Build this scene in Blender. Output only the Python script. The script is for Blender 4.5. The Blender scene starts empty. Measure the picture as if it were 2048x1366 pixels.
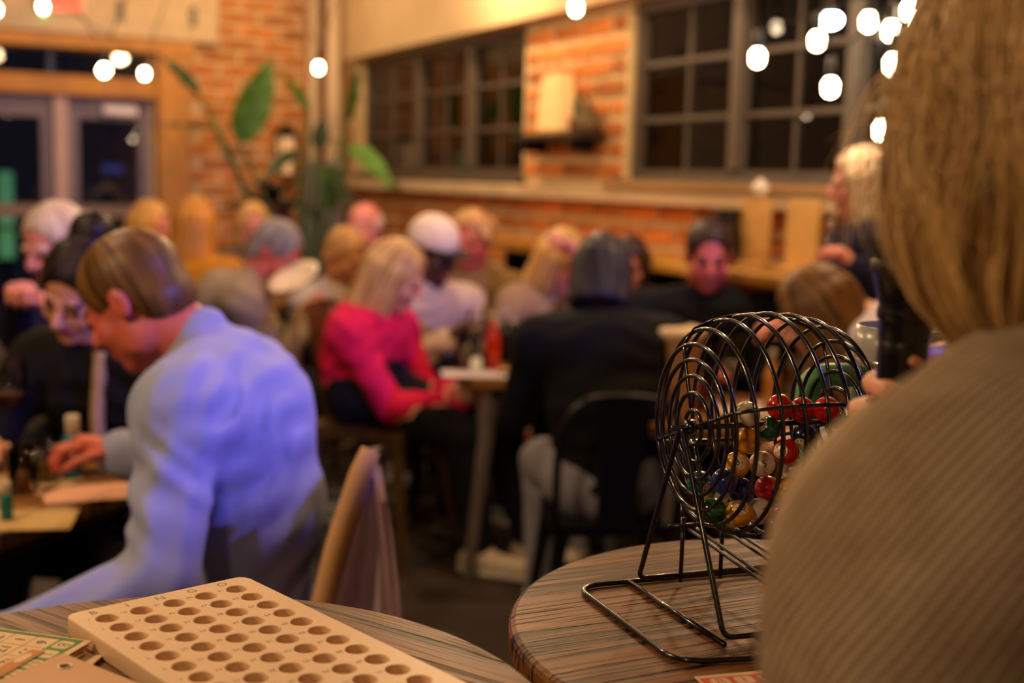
import bpy, bmesh, math, random, colorsys
import numpy as np
from mathutils import Vector, Matrix, Quaternion
random.seed(7); rng = np.random.default_rng(7)
S = bpy.context.scene
COL = S.collection
PI = math.pi

# ------------------------------------------------------------------ camera
FPX, PX0, PY0 = 2500.0, 1024.0, 683.0
PITCH, ROLL = math.radians(7.36), math.radians(1.6)
CAM = np.array([0, 0, 1.45])
c_f = np.array([0, math.cos(PITCH), -math.sin(PITCH)])
_r0 = np.array([1., 0, 0]); _u0 = np.array([0, math.sin(PITCH), math.cos(PITCH)])
c_r = math.cos(ROLL)*_r0 + math.sin(ROLL)*_u0
c_u = math.cos(ROLL)*_u0 - math.sin(ROLL)*_r0
def ray(x, y): return c_f + c_r*(x-PX0)/FPX - c_u*(y-PY0)/FPX
def at(x, y, d): return CAM + ray(x, y)*d                    # real point at distance d along the view axis
def onz(x, y, z):
    v = ray(x, y); return CAM + v*((z-CAM[2])/v[2])
cd = bpy.data.cameras.new('camera'); cam = bpy.data.objects.new('camera', cd); COL.objects.link(cam)
cd.sensor_width = 36; cd.lens = FPX/2048*36; cd.clip_start = .05; cd.clip_end = 100
cam.matrix_world = Matrix(((c_r[0], c_u[0], -c_f[0], CAM[0]), (c_r[1], c_u[1], -c_f[1], CAM[1]), (c_r[2], c_u[2], -c_f[2], CAM[2]), (0, 0, 0, 1)))
cd.dof.use_dof = True; cd.dof.focus_distance = 1.14; cd.dof.aperture_fstop = 3.3
S.camera = cam

# ------------------------------------------------------------------ world, lights, exposure
S.view_settings.view_transform = 'Standard'; S.view_settings.look = 'None'
S.view_settings.exposure = 0.05; S.view_settings.gamma = 1.0; S.view_settings.use_curve_mapping = False
w = bpy.data.worlds.new('night'); S.world = w; w.use_nodes = True
w.node_tree.nodes['Background'].inputs[0].default_value = (.02, .02, .035, 1)
w.node_tree.nodes['Background'].inputs[1].default_value = .25
WARM = (1.0, .66, .36)
def lamp(name, kind, loc, energy, color, size=.1, target=None, spot=None, blend=.2):
    l = bpy.data.lights.new(name, kind); l.energy = energy; l.color = color
    if kind == 'AREA': l.size = size
    else: l.shadow_soft_size = size
    if spot: l.spot_size = math.radians(spot); l.spot_blend = blend
    o = bpy.data.objects.new(name, l); COL.objects.link(o); o.location = loc
    if target is not None:
        o.rotation_euler = (Vector(target)-Vector(loc)).to_track_quat('-Z', 'Y').to_euler()
    return o
ADDED_PENDANTS = [(-1.7, 2.6, 3.0, 52), (.15, 2.35, 3.0, 17), (-2.2, 5.2, 3.0, 58), (-.1, 5.0, 3.0, 46), (-1.9, 8.0, 3.0, 40), (1.0, 3.7, 3.0, 62), (-.35, 6.6, 3.0, 66), (-1.75, 1.0, 2.5, 88), (-1.0, -1.3, 2.7, 40)]  # unseen ceiling lamps added to light the room
for i, (x, y, z, e) in enumerate(ADDED_PENDANTS):
    lamp('added_pendant_light', 'POINT', (x, y, z-.2), e, WARM, .07)
STAGE = (1.62, 1.4, 2.2)
lamp('stage_light', 'SPOT', STAGE, 320, (.22, .20, 1.0), .006, (-.4, 3.0, .9), 74, .25)

ADDED_STAGE = (1.85, 2.05, 1.95)
lamp('stage_light', 'SPOT', ADDED_STAGE, 60, (.24, .24, 1.0), .02, (.33, 1.0, 1.35), 10, .3)  # second spot added for a blue rim on microphone and tumbler

# ------------------------------------------------------------------ materials
def lin(c):
    if isinstance(c, str):
        c = c.lstrip('#'); c = ''.join(q*2 for q in c) if len(c) == 3 else c; c = tuple(int(c[i:i+2], 16)/255 for i in (0, 2, 4))
        c = tuple(v/12.92 if v <= .04045 else ((v+.055)/1.055)**2.4 for v in c)
    return tuple(c[:3])
MATS = {}
def mat(name, col, rough=.6, metal=0., var=.12, vs=25., bump=0., bs=120., stretch=None, emit=0., trans=0., coat=0., spec=.5, randobj=0.):
    if name in MATS: return MATS[name]
    m = bpy.data.materials.new(name); m.use_nodes = True; N = m.node_tree.nodes; L = m.node_tree.links
    b = N['Principled BSDF']; col = lin(col)
    b.inputs['Roughness'].default_value = rough; b.inputs['Metallic'].default_value = metal
    b.inputs['Specular IOR Level'].default_value = spec
    b.inputs['Transmission Weight'].default_value = trans; b.inputs['Coat Weight'].default_value = coat
    tc = N.new('ShaderNodeTexCoord'); mp = N.new('ShaderNodeMapping'); L.new(tc.outputs['Object'], mp.inputs[0])
    if stretch: mp.inputs['Scale'].default_value = stretch
    no = N.new('ShaderNodeTexNoise'); no.inputs['Scale'].default_value = vs; no.inputs['Detail'].default_value = 3
    L.new(mp.outputs[0], no.inputs['Vector'])
    cr = N.new('ShaderNodeValToRGB'); cr.color_ramp.elements[0].position = .3; cr.color_ramp.elements[1].position = .7
    cr.color_ramp.elements[0].color = (*[min(1, v*(1-var)) for v in col], 1); cr.color_ramp.elements[1].color = (*[min(1, v*(1+var)) for v in col], 1)
    L.new(no.outputs[0], cr.inputs[0]); out = cr.outputs[0]
    if randobj:
        oi = N.new('ShaderNodeObjectInfo'); hs = N.new('ShaderNodeHueSaturation')
        mr = N.new('ShaderNodeMapRange'); mr.inputs[3].default_value = 1-randobj; mr.inputs[4].default_value = 1+randobj
        L.new(oi.outputs['Random'], mr.inputs[0]); L.new(mr.outputs[0], hs.inputs['Value']); L.new(out, hs.inputs['Color']); out = hs.outputs[0]
    L.new(out, b.inputs['Base Color'])
    if bump:
        n2 = N.new('ShaderNodeTexNoise'); n2.inputs['Scale'].default_value = bs; n2.inputs['Detail'].default_value = 2; L.new(mp.outputs[0], n2.inputs['Vector'])
        bp = N.new('ShaderNodeBump'); bp.inputs['Strength'].default_value = bump; bp.inputs['Distance'].default_value = .004
        L.new(n2.outputs[0], bp.inputs['Height']); L.new(bp.outputs[0], b.inputs['Normal'])
    if emit:
        b.inputs['Emission Color'].default_value = (*col, 1); b.inputs['Emission Strength'].default_value = emit
    MATS[name] = m; return m
def glass_mat(name, tint=(1, 1, 1), rough=.02, ior=1.5):
    m = bpy.data.materials.new(name); m.use_nodes = True; N = m.node_tree.nodes; L = m.node_tree.links
    N.remove(N['Principled BSDF']); fr = N.new('ShaderNodeFresnel'); fr.inputs[0].default_value = ior
    t = N.new('ShaderNodeBsdfTransparent'); t.inputs[0].default_value = (*tint, 1)
    g = N.new('ShaderNodeBsdfGlossy'); g.inputs['Roughness'].default_value = rough
    mx = N.new('ShaderNodeMixShader'); L.new(fr.outputs[0], mx.inputs[0]); L.new(t.outputs[0], mx.inputs[1]); L.new(g.outputs[0], mx.inputs[2])
    L.new(mx.outputs[0], N['Material Output'].inputs[0]); MATS[name] = m; return m
def wood_mat(name, light, dark, rough=.38, scale=1., angle=0., groove=.7):
    m = bpy.data.materials.new(name); m.use_nodes = True; N = m.node_tree.nodes; L = m.node_tree.links
    b = N['Principled BSDF']; b.inputs['Roughness'].default_value = rough; b.inputs['Specular IOR Level'].default_value = .22
    tc = N.new('ShaderNodeTexCoord'); mp = N.new('ShaderNodeMapping'); L.new(tc.outputs['Object'], mp.inputs[0])
    for q in (mp,): q.vector_type = 'TEXTURE'
    mp.inputs['Rotation'].default_value = (0, 0, angle); mp.inputs['Scale'].default_value = (1/(2.6*scale), 1/(150*scale), 1/(30*scale))
    mp2 = N.new('ShaderNodeMapping'); L.new(tc.outputs['Object'], mp2.inputs[0])
    mp2.vector_type = 'TEXTURE'; mp2.inputs['Rotation'].default_value = (0, 0, angle); mp2.inputs['Scale'].default_value = (1/(2*scale), 1/(26*scale), 1/(10*scale))
    mp3 = N.new('ShaderNodeMapping'); L.new(tc.outputs['Object'], mp3.inputs[0])
    mp3.vector_type = 'TEXTURE'; mp3.inputs['Rotation'].default_value = (0, 0, angle); mp3.inputs['Scale'].default_value = (1/(14*scale), 1/(520*scale), 1/(60*scale))
    n1 = N.new('ShaderNodeTexNoise'); n1.inputs['Scale'].default_value = 1; n1.inputs['Detail'].default_value = 2; n1.inputs['Distortion'].default_value = .6; L.new(mp.outputs[0], n1.inputs['Vector'])
    n2 = N.new('ShaderNodeTexNoise'); n2.inputs['Scale'].default_value = 1; n2.inputs['Detail'].default_value = 3; L.new(mp2.outputs[0], n2.inputs['Vector'])
    n3 = N.new('ShaderNodeTexNoise'); n3.inputs['Scale'].default_value = 1; n3.inputs['Detail'].default_value = 2; L.new(mp3.outputs[0], n3.inputs['Vector'])
    r1 = N.new('ShaderNodeValToRGB'); r1.color_ramp.elements[0].position = .41; r1.color_ramp.elements[1].position = .50
    r1.color_ramp.elements[0].color = (0, 0, 0, 1); r1.color_ramp.elements[1].color = (1, 1, 1, 1); L.new(n1.outputs[0], r1.inputs[0])
    dk, lt = lin(dark), lin(light)
    mx = N.new('ShaderNodeMix'); mx.data_type = 'RGBA'; L.new(r1.outputs[0], mx.inputs[0])
    mx.inputs[6].default_value = (*dk, 1); mx.inputs[7].default_value = (*lt, 1)
    r2 = N.new('ShaderNodeValToRGB'); r2.color_ramp.elements[0].position = .3; r2.color_ramp.elements[1].position = .72
    r2.color_ramp.elements[0].color = (.5, .46, .42, 1); r2.color_ramp.elements[1].color = (1.1, 1.05, 1, 1); L.new(n2.outputs[0], r2.inputs[0])
    m2 = N.new('ShaderNodeMix'); m2.data_type = 'RGBA'; m2.blend_type = 'MULTIPLY'; m2.inputs[0].default_value = 1
    L.new(mx.outputs[2], m2.inputs[6]); L.new(r2.outputs[0], m2.inputs[7])
    r3 = N.new('ShaderNodeValToRGB'); r3.color_ramp.elements[0].position = .3; r3.color_ramp.elements[1].position = .6
    r3.color_ramp.elements[0].color = (.62, .6, .58, 1); r3.color_ramp.elements[1].color = (1, 1, 1, 1); L.new(n3.outputs[0], r3.inputs[0])
    m3 = N.new('ShaderNodeMix'); m3.data_type = 'RGBA'; m3.blend_type = 'MULTIPLY'; m3.inputs[0].default_value = 1
    L.new(m2.outputs[2], m3.inputs[6]); L.new(r3.outputs[0], m3.inputs[7]); L.new(m3.outputs[2], b.inputs['Base Color'])
    ad = N.new('ShaderNodeMath'); ad.operation = 'MULTIPLY_ADD'; L.new(n3.outputs[0], ad.inputs[0]); ad.inputs[1].default_value = .35; L.new(r1.outputs[0], ad.inputs[2])
    bp = N.new('ShaderNodeBump'); bp.inputs['Strength'].default_value = groove; bp.inputs['Distance'].default_value = .0012
    L.new(ad.outputs[0], bp.inputs['Height']); L.new(bp.outputs[0], b.inputs['Normal'])
    MATS[name] = m; return m
def hair_mat(name, dark, light, rough=.45):
    if name in MATS: return MATS[name]
    m = bpy.data.materials.new(name); m.use_nodes = True; N = m.node_tree.nodes; L = m.node_tree.links
    b = N['Principled BSDF']; b.inputs['Roughness'].default_value = rough; b.inputs['Specular IOR Level'].default_value = .3
    at_ = N.new('ShaderNodeAttribute'); at_.attribute_name = 'strand'
    mp = N.new('ShaderNodeTexNoise'); mp.inputs['Scale'].default_value = 1.; mp.inputs['Detail'].default_value = 3; L.new(at_.outputs['Vector'], mp.inputs['Vector'])
    cr = N.new('ShaderNodeValToRGB'); cr.color_ramp.elements[0].position = .32; cr.color_ramp.elements[1].position = .66
    cr.color_ramp.elements[0].color = (*lin(dark), 1); cr.color_ramp.elements[1].color = (*lin(light), 1); L.new(mp.outputs[0], cr.inputs[0])
    L.new(cr.outputs[0], b.inputs['Base Color'])
    bp = N.new('ShaderNodeBump'); bp.inputs['Strength'].default_value = .6; bp.inputs['Distance'].default_value = .004; L.new(mp.outputs[0], bp.inputs['Height']); L.new(bp.outputs[0], b.inputs['Normal'])
    MATS[name] = m; return m

# ------------------------------------------------------------------ object helpers
def tag(o, label=None, cat=None, group=None, kind=None):
    if label: o['label'] = label
    if cat: o['category'] = cat
    if group: o['group'] = group
    if kind: o['kind'] = kind
    return o
def empty(name, loc=(0, 0, 0), rz=0., label=None, cat=None, group=None, kind=None):
    o = bpy.data.objects.new(name, None); o.empty_display_size = .05; COL.objects.link(o)
    o.location = loc; o.rotation_euler = (0, 0, rz); return tag(o, label, cat, group, kind)
def link(name, me, m=None, parent=None, loc=None, rot=None):
    o = bpy.data.objects.new(name, me); COL.objects.link(o)
    if m is not None and not me.materials: me.materials.append(m)
    if parent is not None: o.parent = parent
    if loc is not None: o.location = loc
    if rot is not None: o.rotation_euler = rot
    return o
class MB:
    """collects shapes of one part"""
    def __init__(s): s.v = []; s.f = []; s.mi = []; s.cur = 0
    def add(s, V, F):
        n = len(s.v); s.v += [tuple(map(float, p)) for p in V]; s.f += [tuple(i+n for i in f) for f in F]; s.mi += [s.cur]*len(F); return s
    def box(s, lo, hi, M=None, bev=0.):
        (x0, y0, z0), (x1, y1, z1) = lo, hi
        if bev > 0:
            V = []; b = bev
            xs = (x0, x1); ys = (y0, y1); zs = (z0, z1); idx = {}
            def v(k, p):
                if k not in idx: idx[k] = len(V); V.append(p)
                return idx[k]
            F = []
            sg = (1, -1)
            def pt(i, j, k, ax):
                p = [xs[i], ys[j], zs[k]]; o_ = [i, j, k]
                for a in range(3):
                    if a != ax: p[a] += b*sg[o_[a]]
                return v((i, j, k, ax), tuple(p))
            for ax in range(3):
                for side in (0, 1):
                    a1, a2 = (ax+1) % 3, (ax+2) % 3; q = []
                    for (m_, n_) in ((0, 0), (1, 0), (1, 1), (0, 1)):
                        c = [0, 0, 0]; c[ax] = side; c[a1] = m_; c[a2] = n_; q.append(pt(*c, ax))
                    F.append(q if side else q[::-1])
                for m_ in (0, 1):          # edges along ax
                    for n_ in (0, 1):
                        a1, a2 = (ax+1) % 3, (ax+2) % 3; c0 = [0, 0, 0]; c1 = [0, 0, 0]; c1[ax] = 1
                        for c in (c0, c1): c[a1] = m_; c[a2] = n_
                        q = [pt(*c0, a1), pt(*c1, a1), pt(*c1, a2), pt(*c0, a2)]
                        F.append(q if m_ == n_ else q[::-1])
            for i in (0, 1):
                for j in (0, 1):
                    for k in (0, 1):
                        q = [pt(i, j, k, 0), pt(i, j, k, 1), pt(i, j, k, 2)]
                        F.append(q if (i+j+k) % 2 else q[::-1])
        else:
            V = [(x, y, z) for z in (z0, z1) for y in (y0, y1) for x in (x0, x1)]
            F = [(0, 2, 3, 1), (4, 5, 7, 6), (0, 1, 5, 4), (2, 6, 7, 3), (0, 4, 6, 2), (1, 3, 7, 5)]
        if M is not None: V = [tuple(M @ Vector(p)) for p in V]
        return s.add(V, F)
    def tube(s, pts, r, n=8, closed=False, caps=True):
        P = np.array(pts, float); m = len(P); R = np.full(m, r) if np.isscalar(r) else np.array(r, float)
        T = np.zeros_like(P)
        if closed: T = np.roll(P, -1, 0)-np.roll(P, 1, 0)
        else:
            T[1:-1] = P[2:]-P[:-2]; T[0] = P[1]-P[0]; T[-1] = P[-1]-P[-2]
        T /= np.linalg.norm(T, axis=1)[:, None]+1e-12
        a = np.array([0, 0, 1.]) if abs(T[0][2]) < .9 else np.array([1., 0, 0])
        u = np.cross(T[0], a); u /= np.linalg.norm(u); V = []
        for i in range(m):
            u = u-T[i]*(u@T[i]); u /= np.linalg.norm(u)+1e-12; w_ = np.cross(T[i], u)
            for k in range(n):
                t = 2*PI*k/n; V.append(P[i]+(u*math.cos(t)+w_*math.sin(t))*R[i])
        F = []
        for i in range(m if closed else m-1):
            j = (i+1) % m
            for k in range(n):
                l = (k+1) % n; F.append((i*n+k, i*n+l, j*n+l, j*n+k))
        if caps and not closed: F += [tuple(range(n))[::-1], tuple((m-1)*n+k for k in range(n))]
        return s.add(V, F)
    def lathe(s, prof, c=(0, 0, 0), n=24, capb=True, capt=True):
        V = []; F = []; m = len(prof)
        for (r, z) in prof:
            for k in range(n):
                t = 2*PI*k/n; V.append((c[0]+r*math.cos(t), c[1]+r*math.sin(t), c[2]+z))
        for i in range(m-1):
            for k in range(n):
                l = (k+1) % n; F.append((i*n+k, i*n+l, (i+1)*n+l, (i+1)*n+k))
        if capb: F.append(tuple(range(n))[::-1])
        if capt: F.append(tuple((m-1)*n+k for k in range(n)))
        return s.add(V, F)
    def prism(s, poly, z0, z1, M=None):
        n = len(poly); V = [(x, y, z0) for x, y in poly]+[(x, y, z1) for x, y in poly]
        F = [tuple(range(n))[::-1], tuple(range(n, 2*n))]+[(i, (i+1) % n, n+(i+1) % n, n+i) for i in range(n)]
        if M is not None: V = [tuple(M @ Vector(p)) for p in V]
        return s.add(V, F)
    def sphere(s, c, r, n=12, m=8):
        rr = (r, r, r) if np.isscalar(r) else r; V = []; F = []
        for i in range(m+1):
            p = PI*i/m
            for k in range(n):
                t = 2*PI*k/n; V.append((c[0]+rr[0]*math.sin(p)*math.cos(t), c[1]+rr[1]*math.sin(p)*math.sin(t), c[2]-rr[2]*math.cos(p)))
        for i in range(m):
            for k in range(n):
                l = (k+1) % n; F.append((i*n+k, i*n+l, (i+1)*n+l, (i+1)*n+k))
        return s.add(V, F)
    def mesh(s, name, smooth=False):
        me = bpy.data.meshes.new(name); me.from_pydata(s.v, [], s.f)
        if smooth: me.polygons.foreach_set('use_smooth', [True]*len(me.polygons))
        if any(s.mi): me.polygons.foreach_set('material_index', s.mi)
        me.update(); return me
    def build(s, name, m, parent=None, smooth=False, loc=None, rot=None):
        return link(name, s.mesh(name, smooth), m, parent, loc, rot)
def rrect(x0, y0, x1, y1, r, n=6):
    P = []
    for cx, cy, a0 in ((x1-r, y1-r, 0), (x0+r, y1-r, 90), (x0+r, y0+r, 180), (x1-r, y0+r, 270)):
        for i in range(n+1):
            a = math.radians(a0+90*i/n); P.append((cx+r*math.cos(a), cy+r*math.sin(a)))
    return P
def copy_tree(o, parent=None):
    c = o.copy(); COL.objects.link(c); c.parent = parent
    for ch in list(o.children): copy_tree(ch, c)
    return c
def bez(P, n=12):
    """smooth path through the points"""
    P = np.array(P, float); out = []
    Q = np.vstack([2*P[0]-P[1], P, 2*P[-1]-P[-2]])
    for i in range(1, len(Q)-2):
        for t in np.linspace(0, 1, n, endpoint=False):
            a, b, c, d = Q[i-1:i+3]
            out.append(.5*(2*b+(c-a)*t+(2*a-5*b+4*c-d)*t*t+(3*b-a-3*c+d)*t**3))
    out.append(P[-1]); return np.array(out)
def rounded_path(P, r, n=6, closed=False):
    """polyline with rounded corners"""
    P = [np.array(p, float) for p in P]; out = []; m = len(P)
    for i in range(m):
        if not closed and i in (0, m-1): out.append(P[i]); continue
        a, b, c = P[i-1], P[i], P[(i+1) % m]
        d1 = (a-b)/np.linalg.norm(a-b); d2 = (c-b)/np.linalg.norm(c-b)
        rr = min(r, np.linalg.norm(a-b)*.45, np.linalg.norm(c-b)*.45)
        for t in np.linspace(0, 1, n+1):
            out.append((1-t)**2*(b+d1*rr)+2*t*(1-t)*b+t*t*(b+d2*rr))
    return np.array(out)
def text_mesh(s, size, extrude=0.):
    c = bpy.data.curves.new('lettering', 'FONT'); c.body = s; c.size = size; c.align_x = 'CENTER'; c.align_y = 'CENTER'; c.extrude = extrude; c.resolution_u = 3
    o = bpy.data.objects.new('lettering', c); COL.objects.link(o)
    dg = bpy.context.evaluated_depsgraph_get(); me = bpy.data.meshes.new_from_object(o.evaluated_get(dg))
    bpy.data.objects.remove(o); bpy.data.curves.remove(c)
    V = [tuple(v.co) for v in me.vertices]; F = [tuple(p.vertices) for p in me.polygons]; bpy.data.meshes.remove(me)
    return V, F

# ------------------------------------------------------------------ smooth solids for bodies, clothes, hair (distance field -> surface)
class Field:
    def __init__(s, prims, h, pad=.03):
        lo = np.full(3, 1e9); hi = np.full(3, -1e9)
        for p in prims:
            if p[0] == 'sub' or p[0] == 'plane': continue
            l, u = s.bounds(p); lo = np.minimum(lo, l); hi = np.maximum(hi, u)
        s.lo = lo-pad; s.h = h; s.n = np.ceil((hi-lo+2*pad)/h).astype(int)+2
        s.D = np.full(s.n, 1., np.float32)
        for p in prims: s.apply(p)
    @staticmethod
    def bounds(p):
        if p[0] == 'c':
            _, a, b, ra, rb, k, sq = p; q = sq[1] if sq else 1.; r = max(ra, rb)*max(q, 1)
            return np.minimum(a, b)-r, np.maximum(a, b)+r
        if p[0] == 'e':
            _, c, r, R, k = p; m = max(r); return np.array(c)-m, np.array(c)+m
    def block(s, lo, hi):
        i0 = np.clip(np.floor((lo-s.lo)/s.h).astype(int), 0, s.n); i1 = np.clip(np.ceil((hi-s.lo)/s.h).astype(int)+1, 0, s.n)
        sl = tuple(slice(a, b) for a, b in zip(i0, i1))
        g = [(s.lo[d]+np.arange(i0[d], i1[d])*s.h).astype(np.float32) for d in range(3)]
        return sl, np.meshgrid(*g, indexing='ij', copy=False)
    @staticmethod
    def dist(p, G):
        X, Y, Z = G
        if p[0] == 'c':
            _, a, b, ra, rb, k, sq = p; a = np.array(a, float); ba = np.array(b, float)-a
            dx, dy, dz = X-a[0], Y-a[1], Z-a[2]
            if sq:
                n_, q = sq; n_ = np.array(n_, float); f = (1-1/q)
                t = (dx*n_[0]+dy*n_[1]+dz*n_[2])*f; dx = dx-t*n_[0]; dy = dy-t*n_[1]; dz = dz-t*n_[2]
                ba = ba-n_*(ba@n_)*f
            t = np.clip((dx*ba[0]+dy*ba[1]+dz*ba[2])/max(ba@ba, 1e-9), 0, 1)
            return np.sqrt((dx-t*ba[0])**2+(dy-t*ba[1])**2+(dz-t*ba[2])**2)-(ra+(rb-ra)*t)
        _, c, r, R, k = p; d = [X-c[0], Y-c[1], Z-c[2]]
        q = [sum(d[i]*R[i][j] for i in range(3)) for j in range(3)]
        k0 = np.sqrt(sum((q[j]/r[j])**2 for j in range(3)))+1e-6; k1 = np.sqrt(sum((q[j]/r[j]**2)**2 for j in range(3)))+1e-6
        return k0*(k0-1)/k1
    def apply(s, p):
        if p[0] == 'plane':       # keep the side where (x-c).n < 0
            _, c, n_ = p; sl, G = s.block(s.lo, s.lo+s.n*s.h)
            s.D = np.maximum(s.D, ((G[0]-c[0])*n_[0]+(G[1]-c[1])*n_[1]+(G[2]-c[2])*n_[2]).astype(np.float32)); return
        sub = p[0] == 'sub'
        if sub: p = p[1]
        k = p[5] if p[0] == 'c' else p[4]
        lo, hi = s.bounds(p); m = k+2.5*s.h
        sl, G = s.block(lo-m, hi+m)
        if G[0].size == 0: return
        d = s.dist(p, G).astype(np.float32); A = s.D[sl]
        if sub:
            d = -d; hh = np.clip(.5-.5*(A-d)/k, 0, 1); s.D[sl] = A+(d-A)*hh+k*hh*(1-hh) if k > 0 else np.maximum(A, d)
            s.D[sl] = np.maximum(A, d) if k <= 0 else s.D[sl]
        else:
            hh = np.clip(.5+.5*(A-d)/k, 0, 1); s.D[sl] = A+(d-A)*hh-k*hh*(1-hh)*.8
    def displace(s, fn):
        idx = np.nonzero(np.abs(s.D) < .03); P = s.lo+np.stack(idx, 1)*s.h
        s.D[idx] += fn(P).astype(np.float32)
    def surface(s):
        D = s.D; ins = D < 0; n = s.n
        cs = np.zeros((*(n-1), 3), np.float32); cc = np.zeros(n-1, np.float32); edges = []
        for ax in range(3):
            a = [slice(None)]*3; b = [slice(None)]*3; a[ax] = slice(0, -1); b[ax] = slice(1, None)
            cr = ins[tuple(a)] != ins[tuple(b)]
            I = np.stack(np.nonzero(cr), 1)
            o1, o2 = (ax+1) % 3, (ax+2) % 3
            ok = (I[:, o1] > 0) & (I[:, o2] > 0) & (I[:, o1] < n[o1]-1) & (I[:, o2] < n[o2]-1); I = I[ok]
            J = I.copy(); J[:, ax] += 1
            d0 = D[tuple(I.T)]; d1 = D[tuple(J.T)]; t = d0/(d0-d1)
            P = I.astype(np.float32); P[:, ax] += t
            q = []
            for (u, v) in ((0, 0), (-1, 0), (-1, -1), (0, -1)):
                Cc = I.copy(); Cc[:, o1] += u; Cc[:, o2] += v
                np.add.at(cs, tuple(Cc.T), P); np.add.at(cc, tuple(Cc.T), 1); q.append(Cc)
            edges.append((q, d0 < 0))
        ids = np.full(n-1, -1, np.int64); m = cc > 0; ids[m] = np.arange(m.sum())
        V = cs[m]/cc[m][:, None]*s.h+s.lo
        F = []
        for q, flip in edges:
            f = np.stack([ids[tuple(c.T)] for c in q], 1); f[~flip] = f[~flip][:, ::-1]; F.append(f)
        return V, np.concatenate(F)
def solid(prims, h, disp=None):
    f = Field(prims, h)
    if disp is not None: f.displace(disp)
    return f.surface()
def np_mesh(name, V, F, smooth=True):
    me = bpy.data.meshes.new(name); me.vertices.add(len(V)); me.vertices.foreach_set('co', np.asarray(V, np.float32).ravel())
    k = F.shape[1]; me.loops.add(F.size); me.loops.foreach_set('vertex_index', F.astype(np.int32).ravel())
    me.polygons.add(len(F)); me.polygons.foreach_set('loop_start', np.arange(0, F.size, k, dtype=np.int32))
    me.polygons.foreach_set('loop_total', np.full(len(F), k, np.int32))
    if smooth: me.polygons.foreach_set('use_smooth', np.ones(len(F), bool))
    me.update(calc_edges=True); return me
def set_vec(me, name, A):
    a = me.attributes.new(name, 'FLOAT_VECTOR', 'POINT'); a.data.foreach_set('vector', np.asarray(A, np.float32).ravel())
def unit(v): v = np.array(v, float); return v/(np.linalg.norm(v)+1e-12)
def wrinkles(amp, seed, lam=.07, axis=(0, 0, 1)):
    r = np.random.default_rng(seed); ph = r.uniform(0, 6, 8); ax = unit(axis); o = unit(np.cross(ax, [.3, .5, .8])); o2 = np.cross(ax, o)
    def fn(P):
        a, b, c = P@ax, P@o, P@o2
        wp = .035*np.sin(b*17+ph[0])+.03*np.sin(c*21+ph[1])
        w_ = np.sin((a+wp)*2*PI/lam+ph[2]); w2 = np.sin((a*.6+b*.8+wp*1.4)*2*PI/(lam*1.4)+ph[3]); msk = .5+.5*np.sin(a*9+b*11+c*7+ph[4])
        return -amp*(np.abs(w_)**.7*np.sign(w_)*msk+.7*w2*(1-msk))
    return fn
def fold_sum(base, folds):
    """base wrinkles plus deeper folds gathered round given spots: (centre, wave axis, wavelength, depth, reach)"""
    def fn(P):
        d = base(P)
        for c, ax, lam, amp, rad in folds:
            q = P-np.array(c); ax_ = unit(ax); r = np.linalg.norm(q, axis=1); w_ = np.sin((q@ax_+.012*np.sin(q@np.array([31., 17, 23])))*2*PI/lam)
            d = d-amp*np.exp(-(r/rad)**2)*(np.abs(w_)**.6*np.sign(w_))
        return d
    return fn
def ik(a, t, l1, l2, hint):
    """elbow position for a two-bone limb; hint = direction the joint points"""
    a = np.array(a, float); t = np.array(t, float); d = t-a; L = np.linalg.norm(d)
    if L > (l1+l2)*.995: t = a+d/L*(l1+l2)*.995; d = t-a; L = np.linalg.norm(d)
    x = (l1*l1-l2*l2+L*L)/(2*L); hgt = math.sqrt(max(l1*l1-x*x, 1e-6)); u = d/L
    hn = np.array(hint, float); hn = unit(hn-u*(hn@u)); return a+u*x+hn*hgt, t
def hand_prims(wr, fdir, up, side, curl, s=1.):
    """palm, four unequal fingers with two bends and a thumb leaving the side of the palm; up = back of hand, side = +1 for right hand"""
    f = unit(fdir); up = unit(np.array(up)-f*(np.array(up)@f)); r = np.cross(f, up)*side       # r points to the little-finger side? thumb is -r
    P = [('c', wr-f*.03*s, wr+f*.02*s, .024*s, .026*s, .01, (up, .75)), ('c', wr+f*.025*s-r*.012*s, wr+f*.075*s-r*.02*s, .021*s, .018*s, .012, None), ('c', wr+f*.025*s+r*.012*s, wr+f*.072*s+r*.02*s, .021*s, .017*s, .012, None),
         ('c', wr+f*.03*s, wr+f*.078*s, .021*s, .018*s, .012, None)]
    for i, (o, ln) in enumerate(((-.030, .074), (-.010, .082), (.011, .076), (.030, .06))):
        p = wr+f*(.083-.006*abs(i-1))*s+r*o*s; ang = 0.
        for j, q in enumerate((.46, .31, .23)):
            ang += curl*(1.1 if j else .8); d = f*math.cos(ang)-up*math.sin(ang); e = p+d*ln*q*s*1.05
            P.append(('c', p, e, (.0095-.0008*j)*s, (.009-.0009*j)*s, .004, None)); p = e
    p = wr+f*.022*s-r*.024*s; d = unit(f*.75-r*.65-up*.25)
    e = p+d*.042*s; P.append(('c', p, e, .014*s, .011*s, .012, None)); d2 = unit(f*.85-r*.2*(1-curl)-up*(.3+curl*.6)); e2 = e+d2*.032*s
    P.append(('c', e, e2, .0105*s, .0095*s, .005, None)); P.append(('c', e2, e2+unit(d2-up*.3*curl)*.022*s, .0095*s, .0075*s, .004, None))
    return P
HEAD_SKIN = {}
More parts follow.
